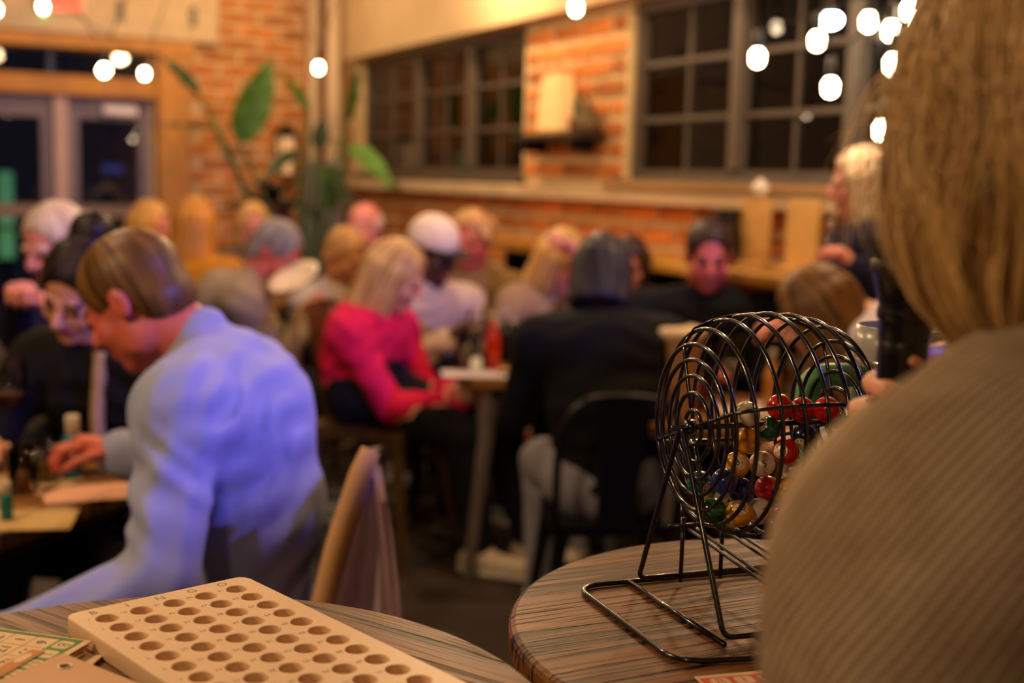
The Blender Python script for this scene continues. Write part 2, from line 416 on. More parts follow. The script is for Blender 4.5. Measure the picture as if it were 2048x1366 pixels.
def head_frame(phi, pitch, roll, yaw=0.):
    """columns: right, face forward, up"""
    a = math.radians(phi+yaw); f = np.array([math.cos(a), math.sin(a), 0]); r = np.array([math.sin(a), -math.cos(a), 0]); u = np.array([0, 0, 1.])
    p = math.radians(pitch); f, u = f*math.cos(p)-u*math.sin(p), u*math.cos(p)+f*math.sin(p)
    q = math.radians(roll); r, u = r*math.cos(q)-u*math.sin(q), u*math.cos(q)+r*math.sin(q)
    return np.stack([r, f, u], 1)
def head_prims(c, R, s, neck=None, fem=False):
    T = lambda x, y, z: c+R@(np.array([x, y, z])*s)
    k = .02*s; P = [('e', T(0, -.012, .035), np.array((.076, .097, .086))*s, R, k), ('e', T(0, .026, -.042), np.array((.057 if fem else .061, .066, .074))*s, R, .03*s),
         ('e', T(0, .066, -.097), np.array((.024, .022, .02))*s, R, .025*s), ('c', T(-.033, .082, .020), T(.033, .082, .020), .012*s, .012*s, .012*s, None)]
    for x in (-1, 1):
        P += [('e', T(.036*x, .060, -.028), np.array((.026,)*3)*s, R, .02*s), ('e', T(.055*x, .01, -.07), np.array((.016, .03, .03))*s, R, .02*s)]
    for x in (-1, 1): P.append(('sub', ('e', T(.031*x, .102, .003), np.array((.017, .016, .011))*s, R, .012*s)))
    for x in (-1, 1): P.append(('e', T(.031*x, .080, .003), np.array((.0135,)*3)*s, R, .003*s))
    P += [('c', T(0, .090, .012), T(0, .112, -.024), .008*s, .013*s, .010*s, None), ('c', T(-.011, .100, -.028), T(.011, .100, -.028), .0085*s, .0085*s, .008*s, None),
          ('c', T(-.017, .087, -.058), T(.017, .087, -.058), .0075*s, .0075*s, .006*s, None), ('c', T(-.014, .086, -.068), T(.014, .086, -.068), .008*s, .008*s, .006*s, None)]
    for x in (-1, 1): P += [('e', T(.078*x, -.010, -.004), np.array((.009, .020, .032))*s, R, .008*s), ('sub', ('e', T(.088*x, -.004, -.004), np.array((.006, .010, .018))*s, R, .006*s))]
    if neck is not None: P.append(('c', T(0, -.022, -.05), neck, (.050 if fem else .057)*s, (.054 if fem else .062)*s, .03*s, None))
    return P
def hair_prims(style, c, R, s):
    T = lambda x, y, z: c+R@(np.array([x, y, z])*s)
    E_ = lambda p, r, k=.02: ('e', T(*p), np.array(r)*s, R, k*s)
    C_ = lambda a, b, ra, rb, k=.02: ('c', T(*a), T(*b), ra*s, rb*s, k*s, None)
    cap = [E_((0, -.014, .040), (.083, .104, .091))] if style in ('short', 'receding') else [E_((0, -.014, .040), (.086, .107, .094))]
    face = [('sub', E_((0, .108, -.035), (.078, .086, .118), .012))]
    n_d = -R[:, 2]
    if style == 'short':
        return cap+[E_((0, -.05, -.02), (.075, .062, .065))]+face+[('sub', E_((sx*.095, .022, -.045), (.05, .062, .058), .010)) for sx in (-1, 1)]+[('plane', T(0, -.03, -.055), unit(n_d*.9+R[:, 1]*.35))]
    if style == 'receding':
        return [E_((0, -.03, .015), (.084, .098, .075))]+[('sub', E_((0, .06, .06), (.072, .115, .085), .02))]+face+[('plane', T(0, -.03, -.05), unit(n_d*.9+R[:, 1]*.35))]
    if style == 'bun':
        return cap+[E_((0, -.045, .0), (.08, .068, .07)), E_((0, -.075, .125), (.05, .05, .045), .015)]+face+[('plane', T(0, -.03, -.06), unit(n_d*.8+R[:, 1]*.6))]
    if style == 'roundbob':
        P = [E_((0, -.012, .036), (.086, .104, .090)), E_((0, -.022, -.04), (.088, .092, .072), .03)]
        return P+face
    if style in ('long', 'bob', 'pony'):
        zb = {'long': -.30, 'bob': -.135, 'pony': -.05}[style]; P = list(cap)+[E_((0, -.05, -.02), (.085, .066, .075))]
        if style != 'pony':
            for a in np.linspace(-2.35, 2.35, 11):
                x = .076*math.sin(a); y = -.018-.085*math.cos(a); sp = 1.12 if style == 'bob' else 1.25
                zz = zb*(1 if abs(a) < 1.7 else .82)
                P.append(C_((x*.95, y, .02), (x*sp, y*1.05-.012, zz), .030, .017 if style == 'long' else .022, .03))
        else:
            P += [C_((0, -.10, .05), (0, -.15, -.02), .03, .034), C_((0, -.15, -.02), (0, -.13, -.22), .034, .012)]
        return P+face
    if style == 'curly':
        P = list(cap); rr = np.random.default_rng(int(abs(c[0])*1000))
        for _ in range(46):
            d = unit(rr.normal(size=3)); d[2] = abs(d[2])*.9-.25
            if d[1] > .45 and d[2] < .45: continue
            P.append(E_((d[0]*.088, -.014+d[1]*.105, .04+d[2]*.095), (.03, .03, .03), .01))
        return P+face
    return None
def groove(c, R, amp, freq):
    def fn(P):
        q = (P-c)@R; a = np.arctan2(q[:, 0], -q[:, 1]-.0)
        return amp*(np.sin(a*freq+np.sin(q[:, 2]*30)*1.2)+.6*np.sin(a*freq*2.3+q[:, 2]*9))
    return fn
SKIN = dict(fair='#d99a78', pink='#d88676', ruddy='#c8604e', tan='#b8764e', dark='#4a2a1c')
def skin(n):
    return mat('skin_'+n, SKIN[n], .5, var=.10, vs=35, bump=.12, bs=300)
NPEOPLE = []
def person(label, head, phi, lean=8, seat=.46, yaw=0, pitch=10, roll=0, s=1.0, fem=False, hands=None, knees=None, stand=False,
           hair=('short', '#3a2414', '#6b4526'), skin_n='fair', top='#555', top_name='shirt', sleeve='long', trousers='#15151c', shoes='#888', h=.0125,
           wr=.004, slouch=.03, side=0., bulk=1.0, cap=None, group=None, elbow=(.55, -.35, -.75), curl=(.45, .45), hand_up=None, hand_dir=None, loose=.011, shdrop=.055, neckl=.165, wr_axis=None, folds=None, wr_lam=.085, tmat=None, build_legs=True, collar=False, pitch_neck=None):
    """one seated or standing figure: continuous skin body, clothing and hair as its parts"""
    a = math.radians(phi); fw = np.array([math.cos(a), math.sin(a), 0]); rt = np.array([math.sin(a), -math.cos(a), 0]); up = np.array([0, 0, 1.])
    HC = np.array(head, float); R = head_frame(phi, pitch, roll, yaw)
    ln = math.radians(lean); nl = math.radians(lean*.6+(pitch*.45 if pitch_neck is None else pitch_neck)); sd = math.radians(side)
    ndir = up*math.cos(nl)+fw*math.sin(nl); N = HC-ndir*neckl*s-R[:, 1]*.02*s
    sp = unit(up*math.cos(ln)*math.cos(sd)+fw*math.sin(ln)+rt*math.sin(sd))
    hipz = (.92*s if stand else seat+.095); T = (N[2]-hipz)/sp[2]; H = N-sp*T
    NPEOPLE.append((label[:40], round(T/s, 3), np.round(H, 2)))
    back = -unit(fw-sp*(fw@sp)); lat = unit(np.cross(fw, up)); lat = unit(rt-sp*(rt@sp))
    M1 = H+sp*T*.42+back*slouch; M2 = H+sp*T*.78+back*slouch*.8
    sw = (.165 if fem else .19)*s*bulk; SH = N-sp*shdrop*s
    sh = {-1: SH-lat*sw, 1: SH+lat*sw}
    hw = .09*s; hp = {-1: H-rt*hw, 1: H+rt*hw}
    floorz = 0.
    kn, an = {}, {}
    for d in (-1, 1):
        if stand: kn[d] = hp[d]-up*.44*s+fw*.02; an[d] = np.array([hp[d][0], hp[d][1], .09])+rt*d*.01
        else:
            kf, kr, af, ar = (knees or {}).get(d, (.40, .06, .40, .05)); kz = min(seat+.075, .53)
            kn[d] = H+fw*kf*s+rt*d*(hw+kr); kn[d][2] = kz; an[d] = H+fw*af*s+rt*d*(hw+ar); an[d][2] = .09
    el, wrp = {}, {}
    L1, L2 = .285*s, .25*s
    for d in (-1, 1):
        tg = (hands or {}).get(d)
        if tg is None: tg = H+fw*.30*s+rt*d*.13; tg[2] = hipz+.12
        elif len(tg) == 4: tg = np.array(tg[1:], float)                    # ('w', x, y, z)
        else: tg = H+fw*tg[1]+rt*d*tg[0]+up*(tg[2]-H[2])
        hn = rt*d*elbow[0]+fw*elbow[1]+up*elbow[2]
        el[d], wrp[d] = ik(sh[d], tg, L1, L2, hn)
    b = .5*(s+bulk) if True else s
    def torso(e, kk=.07):
        P = [('c', H, M1, .108*b+e, .100*b+e, kk, (lat, 1.42)), ('c', M1, M2, .100*b+e, .106*b+e, kk, (lat, 1.45)), ('c', M2, SH, .106*b+e, .080*b+e, kk, (lat, 1.45)),
             ('c', sh[-1], sh[1], .054*b+e, .054*b+e, .09, None), ('c', SH+lat*.02, SH-lat*.02, .068*b+e, .068*b+e, .04, None)]
        for d in (-1, 1): P.append(('c', N-sp*.028-fw*.01+lat*d*.03, sh[d]*.8+N*.2, .040*b+e, .042*b+e, .08, None))
        if fem:
            for d in (-1, 1): P.append(('e', M2+lat*d*.07-back*.075-sp*.03, np.array((.062+e,)*3), np.eye(3), .05))
        return P
    def arm(d, e, f1=1.):
        w1 = el[d]+(wrp[d]-el[d])*f1
        return [('c', sh[d], el[d], .051*b+e, .042*b+e, .07, None), ('c', el[d], w1, .041*b+e, (.041-.013*f1)*b+e*(1 if f1 < .9 else 1.4), .02, None)]
    def leg(d, e, f=1.):
        w1 = kn[d]+(an[d]-kn[d])*f
        return [('c', hp[d]+up*.01, kn[d], .088*b+e, .06*b+e, .06, None), ('c', kn[d], w1, .058*b+e, .040*b+e*1.3, .03, None)]
    # ---- body
    root = empty('person', (H[0], H[1], 0), 0, label, 'person', group); o = np.array([H[0], H[1], 0])
    core = torso(0)+arm(-1, 0)+arm(1, 0)+[('c', N-sp*.03, N+ndir*.07, .057*s, .055*s, .03, None)]
    if build_legs: core += leg(-1, 0)+leg(1, 0)
    V, F = solid(core, max(h, .012)); Vs, Fs, n0 = [V], [F], len(V)
    hh = min(h, .0068)
    V2, F2 = solid(head_prims(HC, R, s, N+sp*.0, fem), hh); Vs.append(V2); Fs.append(F2+n0); nh0 = n0; n0 += len(V2); nh1 = n0
    for d in (-1, 1):
        fd = unit(wrp[d]-el[d]) if hand_dir is None or d not in hand_dir else unit(hand_dir[d]); hu = up if hand_up is None or d not in hand_up else np.array(hand_up[d], float)
        if abs(fd@unit(hu)) > .9: hu = fw*.7+rt*d*.7
        V3, F3 = solid(hand_prims(wrp[d], fd, hu, d, curl[0 if d < 0 else 1], s), .0045); Vs.append(V3); Fs.append(F3+n0); n0 += len(V3)
    V = np.concatenate(Vs); F = np.concatenate(Fs)
    me = np_mesh('body', V-o, F); me.materials.append(skin(skin_n))
    lipm = mat('lips', '#a8554a', .4); brow = hair_mat('hair_'+hair[1]+hair[2], hair[1], hair[2]) if hair else lipm
    me.materials.append(lipm); me.materials.append(brow)
    fc = V[F].mean(1); q = (fc-HC)@R/s; mi = np.zeros(len(F), np.int32); ish = (F[:, 0] >= nh0) & (F[:, 0] < nh1)
    mi[ish & (np.abs(q[:, 2]+.063) < .011) & (np.abs(q[:, 0]) < .024) & (q[:, 1] > .08)] = 1
    mi[ish & (np.abs(q[:, 2]-.024) < .006) & (np.abs(np.abs(q[:, 0])-.032) < .017) & (q[:, 1] > .07)] = 2
    me.polygons.foreach_set('material_index', mi); link('body', me, None, root)
    for d in (-1, 1):
        T_ = lambda x, y, z: HC+R@(np.array([x, y, z])*s)
        eb = MB(); eb.sphere(T_(.031*d, .0815, .003)-o, .0132*s, 8, 6); eo = eb.build('eye', mat('eye_dark', '#2a1d18', .2), root, True)
    # ---- hair
    if hair:
        hp_ = hair_prims(hair[0], HC, R, s)
        if hp_:
            V, F = solid(hp_, min(h, .009), groove(HC, R, .0006 if hair[0] in ('short', 'receding', 'bun') else .0022, 26)); me = np_mesh('hair', V-o, F)
            q = (V-HC)@R; an_ = np.arctan2(q[:, 0], -q[:, 1]); set_vec(me, 'strand', np.stack([an_*7, q[:, 2]*5, q[:, 1]*8], 1))
            link('hair', me, hair_mat('hair_'+hair[1]+hair[2], hair[1], hair[2]), root)
    if cap:
        T_ = lambda x, y, z: HC+R@(np.array([x, y, z])*s)
        V, F = solid([('e', T_(0, -.012, .052), np.array((.09, .11, .095))*s, R, .01), ('plane', T_(0, 0, .03), -R[:, 2])], .008); link('cap_crown', np_mesh('cap_crown', V-o, F), mat('cap_'+cap[0], cap[0], .8), root)
        bm_ = MB(); A = []; 
        for i in range(13):
            t = PI*i/12; A.append((.085*math.cos(t), .085+.075*math.sin(t)))
        pl = [(x, y) for x, y in A]+[(-.07, .05), (.07, .05)]
        bm_.prism(pl, .026, .034, Matrix([[*R[0], 0], [*R[1], 0], [*R[2], 0], [0, 0, 0, 1]])); bm_.v = [tuple(np.array(v)*s+HC-o) for v in bm_.v]
        bm_.build('cap_visor', mat('cap_'+cap[1], cap[1], .8), root)
    # ---- clothes
    f1 = {'long': .97, 'short': 0., 'three': .55}[sleeve]; e = loose
    tp = torso(e)
    for d in (-1, 1):
        if sleeve == 'short': tp.append(('c', sh[d], sh[d]+(el[d]-sh[d])*.6, .053*b+e, .052*b+e*1.2, .035, None))
        else: tp += arm(d, e, f1)
    if collar: tp.append(('c', N-sp*.02, N+ndir*.035, .066*s+e*.4, .062*s+e*.2, .02, None))
    sd_ = len(NPEOPLE)
    V, F = solid(tp, h, fold_sum(wrinkles(wr, sd_, wr_lam, sp*.8+fw*.5 if wr_axis is None else np.array(wr_axis)), folds or [])); me = np_mesh(top_name, V-o, F)
    tob = link(top_name, me, tmat or mat('fabric_'+top, top, .85, var=.1, vs=18, bump=.2, bs=260, spec=.2), root)
    if build_legs:
        V, F = solid([('c', H-sp*.02, H+sp*.10, .112*b, .108*b, .05, (lat, 1.45))]+leg(-1, .009, .97)+leg(1, .009, .97), max(h, .012), wrinkles(.003, sd_+50, .09, fw))
        link('trousers', np_mesh('trousers', V-o, F), mat('fabric_'+trousers, trousers, .85, var=.1, vs=18, bump=.2, bs=260, spec=.2), root)
        for d in (-1, 1):
            hd = an[d]-up*.04-fw*.035; td = an[d]+fw*.16*s; td[2] = .04; hd[2] = .045
            V, F = solid([('c', hd, td, .047, .041, .02, None), ('c', an[d]+up*.01, an[d]-up*.03+fw*.01, .048, .05, .03, None), ('plane', (0, 0, .003), (0, 0, -1))], .008)
            so = link('shoe', np_mesh('shoe', V-o, F), mat('shoe_'+shoes, shoes, .6), root)
            V, F = solid([('c', hd-up*.028, td-up*.024, .052, .046, .01, (up, .45)), ('plane', (0, 0, .001), (0, 0, -1))], .008); link('sole', np_mesh('sole', V-o, F), mat('rubber_pale', '#cfc8bc', .6), so)
    return dict(root=root, H=H, N=N, sh=sh, el=el, wr=wrp, o=o, fw=fw, rt=rt, R=R, HC=HC, sp=sp, T=T, top=tob)

# ================================================================== the room
E1 = np.array([-.4437, .8962, 0]); E2 = np.array([-.8962, -.4437, 0]); K = np.array([-1.423, 9.833, 0])
RW_ROT = math.atan2(-E1[1], -E1[0]); DW_ROT = math.atan2(E2[1], E2[0])
def rw(s, n, z): return K-E1*s+E2*n+np.array([0, 0, z])          # right wall: s from the corner, n into the room
def dw(s, n, z): return K+E2*s-E1*n+np.array([0, 0, z])          # door wall
m_mortar = mat('mortar', '#dcbf90', .95, var=.15, vs=9, bump=.5, bs=60)
m_brick = mat('brick', '#c97836', .9, var=.3, vs=14, bump=.6, bs=70, randobj=.35)
m_plaster = mat('plaster', '#d8b98c', .9, var=.06, vs=4, bump=.1, bs=30)
m_concrete = mat('concrete', '#d9bd98', .9, var=.12, vs=6, bump=.3, bs=40)
m_timber = mat('timber', '#c98a36', .6, var=.2, vs=6, stretch=(1, 1, .12), bump=.15, bs=60)
m_steel = mat('window_paint', '#5a4d41', .55, var=.1)
m_doorf = mat('door_paint', '#77686a', .5, var=.08)
m_post = mat('door_post', '#c9a898', .5, var=.06)
m_dark = mat('black_metal', '#0c0b0b', .38, metal=.3, var=.1)
m_floor = mat('floor_concrete', '#41352b', .5, var=.25, vs=3, bump=.1, bs=50)
m_ceil = mat('ceiling_paint', '#2c2622', .9)
m_glass = glass_mat('pane_glass', (.9, .92, .93), .015)
m_ledge = wood_mat('ledge_wood', '#dda545', '#b27a28', .45, .5, 0., .15)
floor = MB().box((-14, -8, -.1), (12, 14, 0)).build('floor', m_floor); tag(floor, kind='structure')
RL = 16.
wall_right = empty('wall_right', K, RW_ROT, kind='structure')
def wbox(name, m, parent, lo, hi, bev=0.):
    return MB().box(lo, hi, None, bev).build(name, m, parent)
# openings of the right wall: window 1 s .62..3.28, window 2 s 4.36..7.45, z 1.46..2.28
WIN = [(.62, 3.28), (4.36, 7.45)]
wm = MB()
wm.box((-.3, 0, 0), (RL, .3, 1.46)); wm.box((-.3, 0, 2.28), (RL, .3, 3.6)); wm.box((-.3, 0, 1.46), (WIN[0][0], .3, 2.28)); wm.box((WIN[0][1], 0, 1.46), (WIN[1][0], .3, 2.28)); wm.box((WIN[1][1], 0, 1.46), (RL, .3, 2.28))
wm.build('mortar_backing', m_mortar, wall_right)
wbox('plaster_soffit', m_plaster, wall_right, (.52, -.10, 2.285), (RL, 0, 3.6))
wbox('stone_sill', m_concrete, wall_right, (.5, -.10, 1.36), (8.2, 0, 1.425), .006)
wbox('plank', mat('sill_plank', '#a47c4e', .8, var=.25, vs=5, stretch=(.2, 1, 2)), wall_right, (4.33, -.115, 1.428), (8.2, 0, 1.462))
# bricks, each its own piece
def brick_mesh(seed):
    r = random.Random(seed); j = lambda a: a+r.uniform(-.003, .003)
    return MB().box((j(-.133), -.014, j(-.033)), (j(.133), .02, j(.033)), None, .005).mesh('brick')
BM = [brick_mesh(i) for i in range(5)]
for b_ in BM: b_.materials.append(m_brick)
CO, BLN = .0975, .30
def lay(parent, regions, sgn):
    rb = random.Random(3); cnt = 0
    for (s0, s1, z0, z1) in regions:
        for i in range(int(z0/CO), int(z1/CO)+1):
            z = (i+.5)*CO
            if z-.03 < z0 or z+.03 > z1: continue
            off = BLN*.5 if i % 2 else 0.
            for j in range(int(s0/BLN)-1, int(s1/BLN)+2):
                a = max(j*BLN+off+.017, s0+.005); b = min(j*BLN+off+BLN-.017, s1-.005)
                if b-a < .05: continue
                o = link('brick', rb.choice(BM), None, parent, ((a+b)/2, sgn*(-.0+rb.uniform(-.004, .006)), z)); o.scale = ((b-a)/.266, 1, 1); cnt += 1
    return cnt
def lay_rest(parent, regions):
    mbr = MB(); rb = random.Random(8)
    for (s0, s1, z0, z1) in regions:
        for i in range(int(z0/CO), int(z1/CO)+1):
            z = (i+.5)*CO
            if z-.03 < z0 or z+.03 > z1: continue
            off = BLN*.5 if i % 2 else 0.
            for j in range(int(s0/BLN)-1, int(s1/BLN)+2):
                a = max(j*BLN+off+.017, s0+.005); b = min(j*BLN+off+BLN-.017, s1-.005)
                if b-a > .05: y = rb.uniform(-.004, .006); mbr.box((a, y-.014, z-.033), (b, y+.02, z+.033))
    tag(mbr.build('brickwork', m_brick, parent), kind='stuff')
lay_rest(wall_right, [(.6, 8.6, 0, .58), (8.6, RL, 0, 1.36), (8.6, RL, 1.43, 2.285)])
nb = lay(wall_right, [(3.32, 4.33, 1.43, 2.285), (.6, 8.6, .58, 1.36), (7.47, 8.6, 1.43, 2.285)], 1)
# the door wall
wall_left = empty('wall_left', K, DW_ROT, kind='structure')
DS0, DS1 = 1.40, 2.74
wm = MB(); wm.box((-.3, -.3, 0), (DS0, 0, 3.6)); wm.box((DS0, -.3, 2.28), (DS1, 0, 3.6)); wm.box((DS1, -.3, 0), (9.5, 0, 3.6))
wm.build('mortar_backing', m_mortar, wall_left)
nb2 = lay(wall_left, [(.02, 1.12, .88, 3.3)], -1)
wbox('concrete_beam', m_concrete, wall_left, (.93, 0, 2.37), (9.5, .16, 3.3), .01)
for s_ in (1.12, 1.62, 2.9): wbox('anchor_bolt', mat('bolt_grey', '#77695c', .5), wall_left, (s_-.022, .16, 2.48), (s_+.022, .185, 2.62), .004)
wbox('timber_beam', m_timber, wall_left, (1.10, 0, 2.275), (3.04, .14, 2.365), .006)
wbox('timber_column', m_timber, wall_left, (2.77, 0, 0), (3.0, .13, 2.275), .006)
wbox('timber_column', m_timber, wall_left, (1.13, 0, 0), (1.365, .13, 2.275), .006)
wbox('timber_header', m_timber, wall_left, (1.365, -.04, 1.955), (2.77, .11, 2.09), .006)
# transom light and two glazed doors
tr = empty('window_3', dw(DS0, 0, 2.09), DW_ROT, kind='structure'); wbox('pane', m_glass, tr, (0, -.06, .0), (1.34, -.05, .19)); wbox('bar', m_dark, tr, (.65, -.08, 0), (.69, -.03, .19))
def door(n, s0, s1, flip):
    d = empty('door_%d' % n, dw(s0, -.05, 0), DW_ROT, kind='structure'); W = s1-s0
    f = MB(); f.box((0, -.025, 0), (.075, .025, 1.95)); f.box((W-.075, -.025, 0), (W, .025, 1.95)); f.box((.075, -.025, 1.80), (W-.075, .025, 1.95)); f.box((.075, -.025, 0), (W-.075, .025, .22))
    f.build('door_frame', m_doorf, d)
    wbox('mid_rail', mat('rail_tan', '#8c7256', .5), d, (.05, -.03, 1.10), (W-.05, .045, 1.19), .005)
    wbox('pane', m_glass, d, (.075, -.006, 1.19), (W-.075, .006, 1.80)); wbox('pane', m_glass, d, (.075, -.006, .22), (W-.075, .006, 1.10))
    pb = MB(); pb.tube([(.09, .10, 1.02), (W-.09, .10, 1.02)], .014, 8); pb.tube([(.1, .02, 1.02), (.1, .10, 1.02)], .01, 6); pb.tube([(W-.1, .02, 1.02), (W-.1, .10, 1.02)], .01, 6); pb.build('push_bar', m_dark, d, True)
    if n == 1: wbox('door_closer', mat('closer_white', '#e8ddd2', .4), d, (.09, .025, 1.83), (.33, .09, 1.90), .008)
door(1, DS0, 1.965, 0); door(2, 2.07, DS1, 1)
dp = wbox('trim_1', m_post, None, (0, -.06, 0), (.10, .06, 1.955), .006); dp.location = dw(1.967, -.03, 0); dp.rotation_euler = (0, 0, DW_ROT); tag(dp, kind='structure')
# other walls and the ceiling, out of frame but closing the room
for nm, lo, hi, org, rot in (('wall_side', (0, -.3, 0), (RL, 0, 3.6), dw(9.5, 0, 0), RW_ROT), ('wall_rear', (0, 0, 0), (9.5, .3, 3.6), rw(RL, 0, 0), DW_ROT)):
    o = MB().box(lo, hi).build(nm, mat('dark_wainscot', '#4a3828', .8)); o.location = org; o.rotation_euler = (0, 0, rot); tag(o, kind='structure')
o = MB().box((-.3, -9.5, 3.6), (RL, .3, 3.7)).build('ceiling', m_ceil); o.location = K; o.rotation_euler = (0, 0, RW_ROT); tag(o, kind='structure')
# windows of the right wall
def window(n, s0, s1, mull, zr):
    wd = empty('window_%d' % n, rw(s0, 0, 1.46), RW_ROT, kind='structure'); W = s1-s0; Hh = .82; y0, y1 = .03, .10
    f = MB(); t = .055
    f.box((0, y0, 0), (t, y1, Hh)); f.box((W-t, y0, 0), (W, y1, Hh)); f.box((t, y0, 0), (W-t, y1, t)); f.box((t, y0, Hh-t), (W-t, y1, Hh)); f.build('window_frame', m_steel, wd)
    wbox('window_sill', m_steel, wd, (-.03, -.05, -.03), (W+.03, .06, .012), .004)
    xs = [t]+[m-s0 for m in mull]+[W-t]
    for m_ in mull: wbox('mullion', m_steel, wd, (m_-s0-.035, y0-.02, t), (m_-s0+.035, y1, Hh-t), .004)
    for i in range(len(xs)-1):
        a = xs[i]+(.035 if i else 0); b = xs[i+1]-(.035 if i < len(xs)-2 else 0); mid = (a+b)/2
        for z in zr: wbox('glazing_bar', m_steel, wd, (a, y0+.01, z-.011-1.46), (b, y1-.02, z+.011-1.46))
        wbox('glazing_bar', m_steel, wd, (mid-.007, y0+.02, t), (mid+.007, y1-.025, Hh-t))
        zz = [t]+[z-1.46 for z in zr]+[Hh-t]
        for k in range(len(zz)-1):
            for (p, q) in ((a, mid-.007), (mid+.007, b)): wbox('pane', m_glass, wd, (p, .062, zz[k]), (q, .067, zz[k+1]))
window(1, *WIN[0], [1.66, 2.5], (1.74, 1.99)); window(2, *WIN[1], [5.17, 5.87, 6.6], (1.74, 1.99))
# night outside: a dim brick house across the yard with a few lit windows, seen through the panes
ob = empty('building', rw(4, -7, 0), RW_ROT, 'dim house across the dark yard outside the windows', 'building')
wbox('wall', mat('night_wall', '#4a382a', .9), ob, (-7, 0, 0), (7, .3, 4.5))
for i, x in enumerate((-4.5, -2.2, .3, 2.8)):
    wf = wbox('window', mat('night_frame', '#5a4c40', .7), ob, (x, -.03, 1.2), (x+1.1, 0, 2.6)); wbox('pane', mat('night_window', '#3a2c1c', .3, emit=.25), wf, (x+.08, -.04, 1.3), (x+1.02, -.03, 2.5))
# two white riser pipes in the corner with a grey wrapped foot
pp = empty('riser_pipe', rw(.16, .14, 0), 0, 'pair of cream riser pipes in the brick corner beside the tall plant', 'pipe')
mpipe = mat('pipe_cream', '#e2c6a4', .5, var=.05)
pa, pb_ = rw(.10, .20, 0)-rw(.16, .14, 0), rw(.45, .16, 0)-rw(.16, .14, 0)
for q in (pa, pb_):
    b = MB(); b.tube([(q[0], q[1], 0), (q[0], q[1], 3.6)], .055, 16); b.build('pipe', mpipe, pp, True)
    for z in (.9, 1.72, 2.5): b = MB(); b.lathe([(.056, -.02), (.068, -.015), (.068, .015), (.056, .02)], (q[0], q[1], z), 16, False, False); b.build('pipe_collar', mpipe, pp, True)
    b = MB(); b.lathe([(.085, 0), (.095, .1), (.09, .8), (.082, 1.48), (.06, 1.56)], (q[0], q[1], 0), 14); b.build('wrap', mat('wrap_grey', '#96918f', .8, var=.2, vs=15, bump=.4, bs=40), pp, True)
# wall ledge counter
lc = empty('ledge_counter', rw(3.4, .0, 0), RW_ROT, 'yellow wooden ledge counter fixed along the brick wall', 'counter')
wbox('board', m_ledge, lc, (0, -.34, 1.10), (4.2, -.02, 1.145), .005)
for x in (.3, 1.4, 2.5, 3.6): wbox('bracket', m_dark, lc, (x, -.30, .86), (x+.04, -.02, 1.10), .004)

# ================================================================== the two high tables in front
TZ = 1.06
def high_table(label, cx, cy, r, wood, name='high_table'):
    t = empty(name, (cx, cy, 0), 0, label, 'table')
    tp = MB().lathe([(r-.012, TZ-.036), (r-.003, TZ-.030), (r, TZ-.022), (r, TZ-.006), (r-.002, TZ-.0022), (r-.006, TZ)], n=120).build('table_top', wood, t)
    b = MB(); b.lathe([(.19, 0), (.2, .012), (.19, .022), (.05, .04), (.035, .07), (.035, TZ-.07), (.10, TZ-.05), (.11, TZ-.037)], n=32); b.build('pedestal', m_dark, t, True)
    return t
wood_r = wood_mat('table_wood', '#84552c', '#170d06', .42, 1., math.radians(26), .9)
wood_l = wood_mat('table_wood_b', '#8a5b30', '#1b1008', .42, .9, math.radians(-34), .9)
high_table('round dark wood high table carrying the wire ball cage', .287, 1.081, .283, wood_r)
high_table('round dark wood high table carrying the pale number board', -.253, .825, .302, wood_l)

# ------------------------------------------------------------------ number board with 75 holes
u_, v_ = np.array([.735, .678]), np.array([.678, -.735])
org = np.array([-.3326, 1.0085]); TH = .016; ZT = TZ+TH
board = empty('bingo_board', (*(org+u_*.0612+v_*.18), TZ), math.atan2(u_[1], u_[0]), 'cream plastic number board with rows of round holes', 'bingo board')
# local frame: x = along B-I-N-G-O, -y = down the rows; rows start at y0
XL, XR = -.0612-.0255, .0612+.0255; YT, YB = .18+.030, .18-14*.0266-.026
cu = bpy.data.curves.new('board', 'CURVE'); cu.dimensions = '2D'; cu.fill_mode = 'BOTH'; cu.extrude = TH/2-.0012; cu.bevel_depth = .0012; cu.bevel_resolution = 1; cu.offset = -.0012
def spl(P):
    s_ = cu.splines.new('POLY'); s_.points.add(len(P)-1); s_.use_cyclic_u = True
    for p, q in zip(s_.points, P): p.co = (q[0], q[1], 0, 1)
spl(rrect(XL, YB, XR, YT, .012))
HX = [-.0612+.0306*i for i in range(5)]; HY = [.18-.0266*j for j in range(15)]
for x in HX:
    for y in HY: spl([(x+.0094*math.cos(2*PI*k/20), y+.0094*math.sin(2*PI*k/20)) for k in range(20)])
to = bpy.data.objects.new('tmp', cu); COL.objects.link(to); dg = bpy.context.evaluated_depsgraph_get()
me = bpy.data.meshes.new_from_object(to.evaluated_get(dg)); bpy.data.objects.remove(to); me.name = 'board_top'
m_cream = mat('cream_plastic', '#d8b48c', .42, var=.03, vs=30, bump=.03)
link('board_top', me, m_cream, board, (0, 0, TH/2+.0005))
MB().prism(rrect(XL+.003, YB+.003, XR-.003, YT-.003, .01), .0002, .0030).build('board_base', m_cream, board)
ink = mat('ink_grey', '#6b5a48', .6, var=.0)
tx = MB()
for i, ch in enumerate('BINGO'):
    V, F = text_mesh(ch, .0125); tx.add([(x+HX[i]-.004, y+HY[0]+.0185, 0) for x, y, z in V], F)
tx.build('header_letters', ink, board, loc=(0, 0, TH+.0006))
tx = MB()
for i in range(5):
    for j in range(15):
        V, F = text_mesh(str(i*15+j+1), .0062); tx.add([(x+HX[i]-.0142, y+HY[j]+.004, 0) for x, y, z in V], F)
tx.build('printed_numbers', ink, board, loc=(0, 0, TH+.0006))

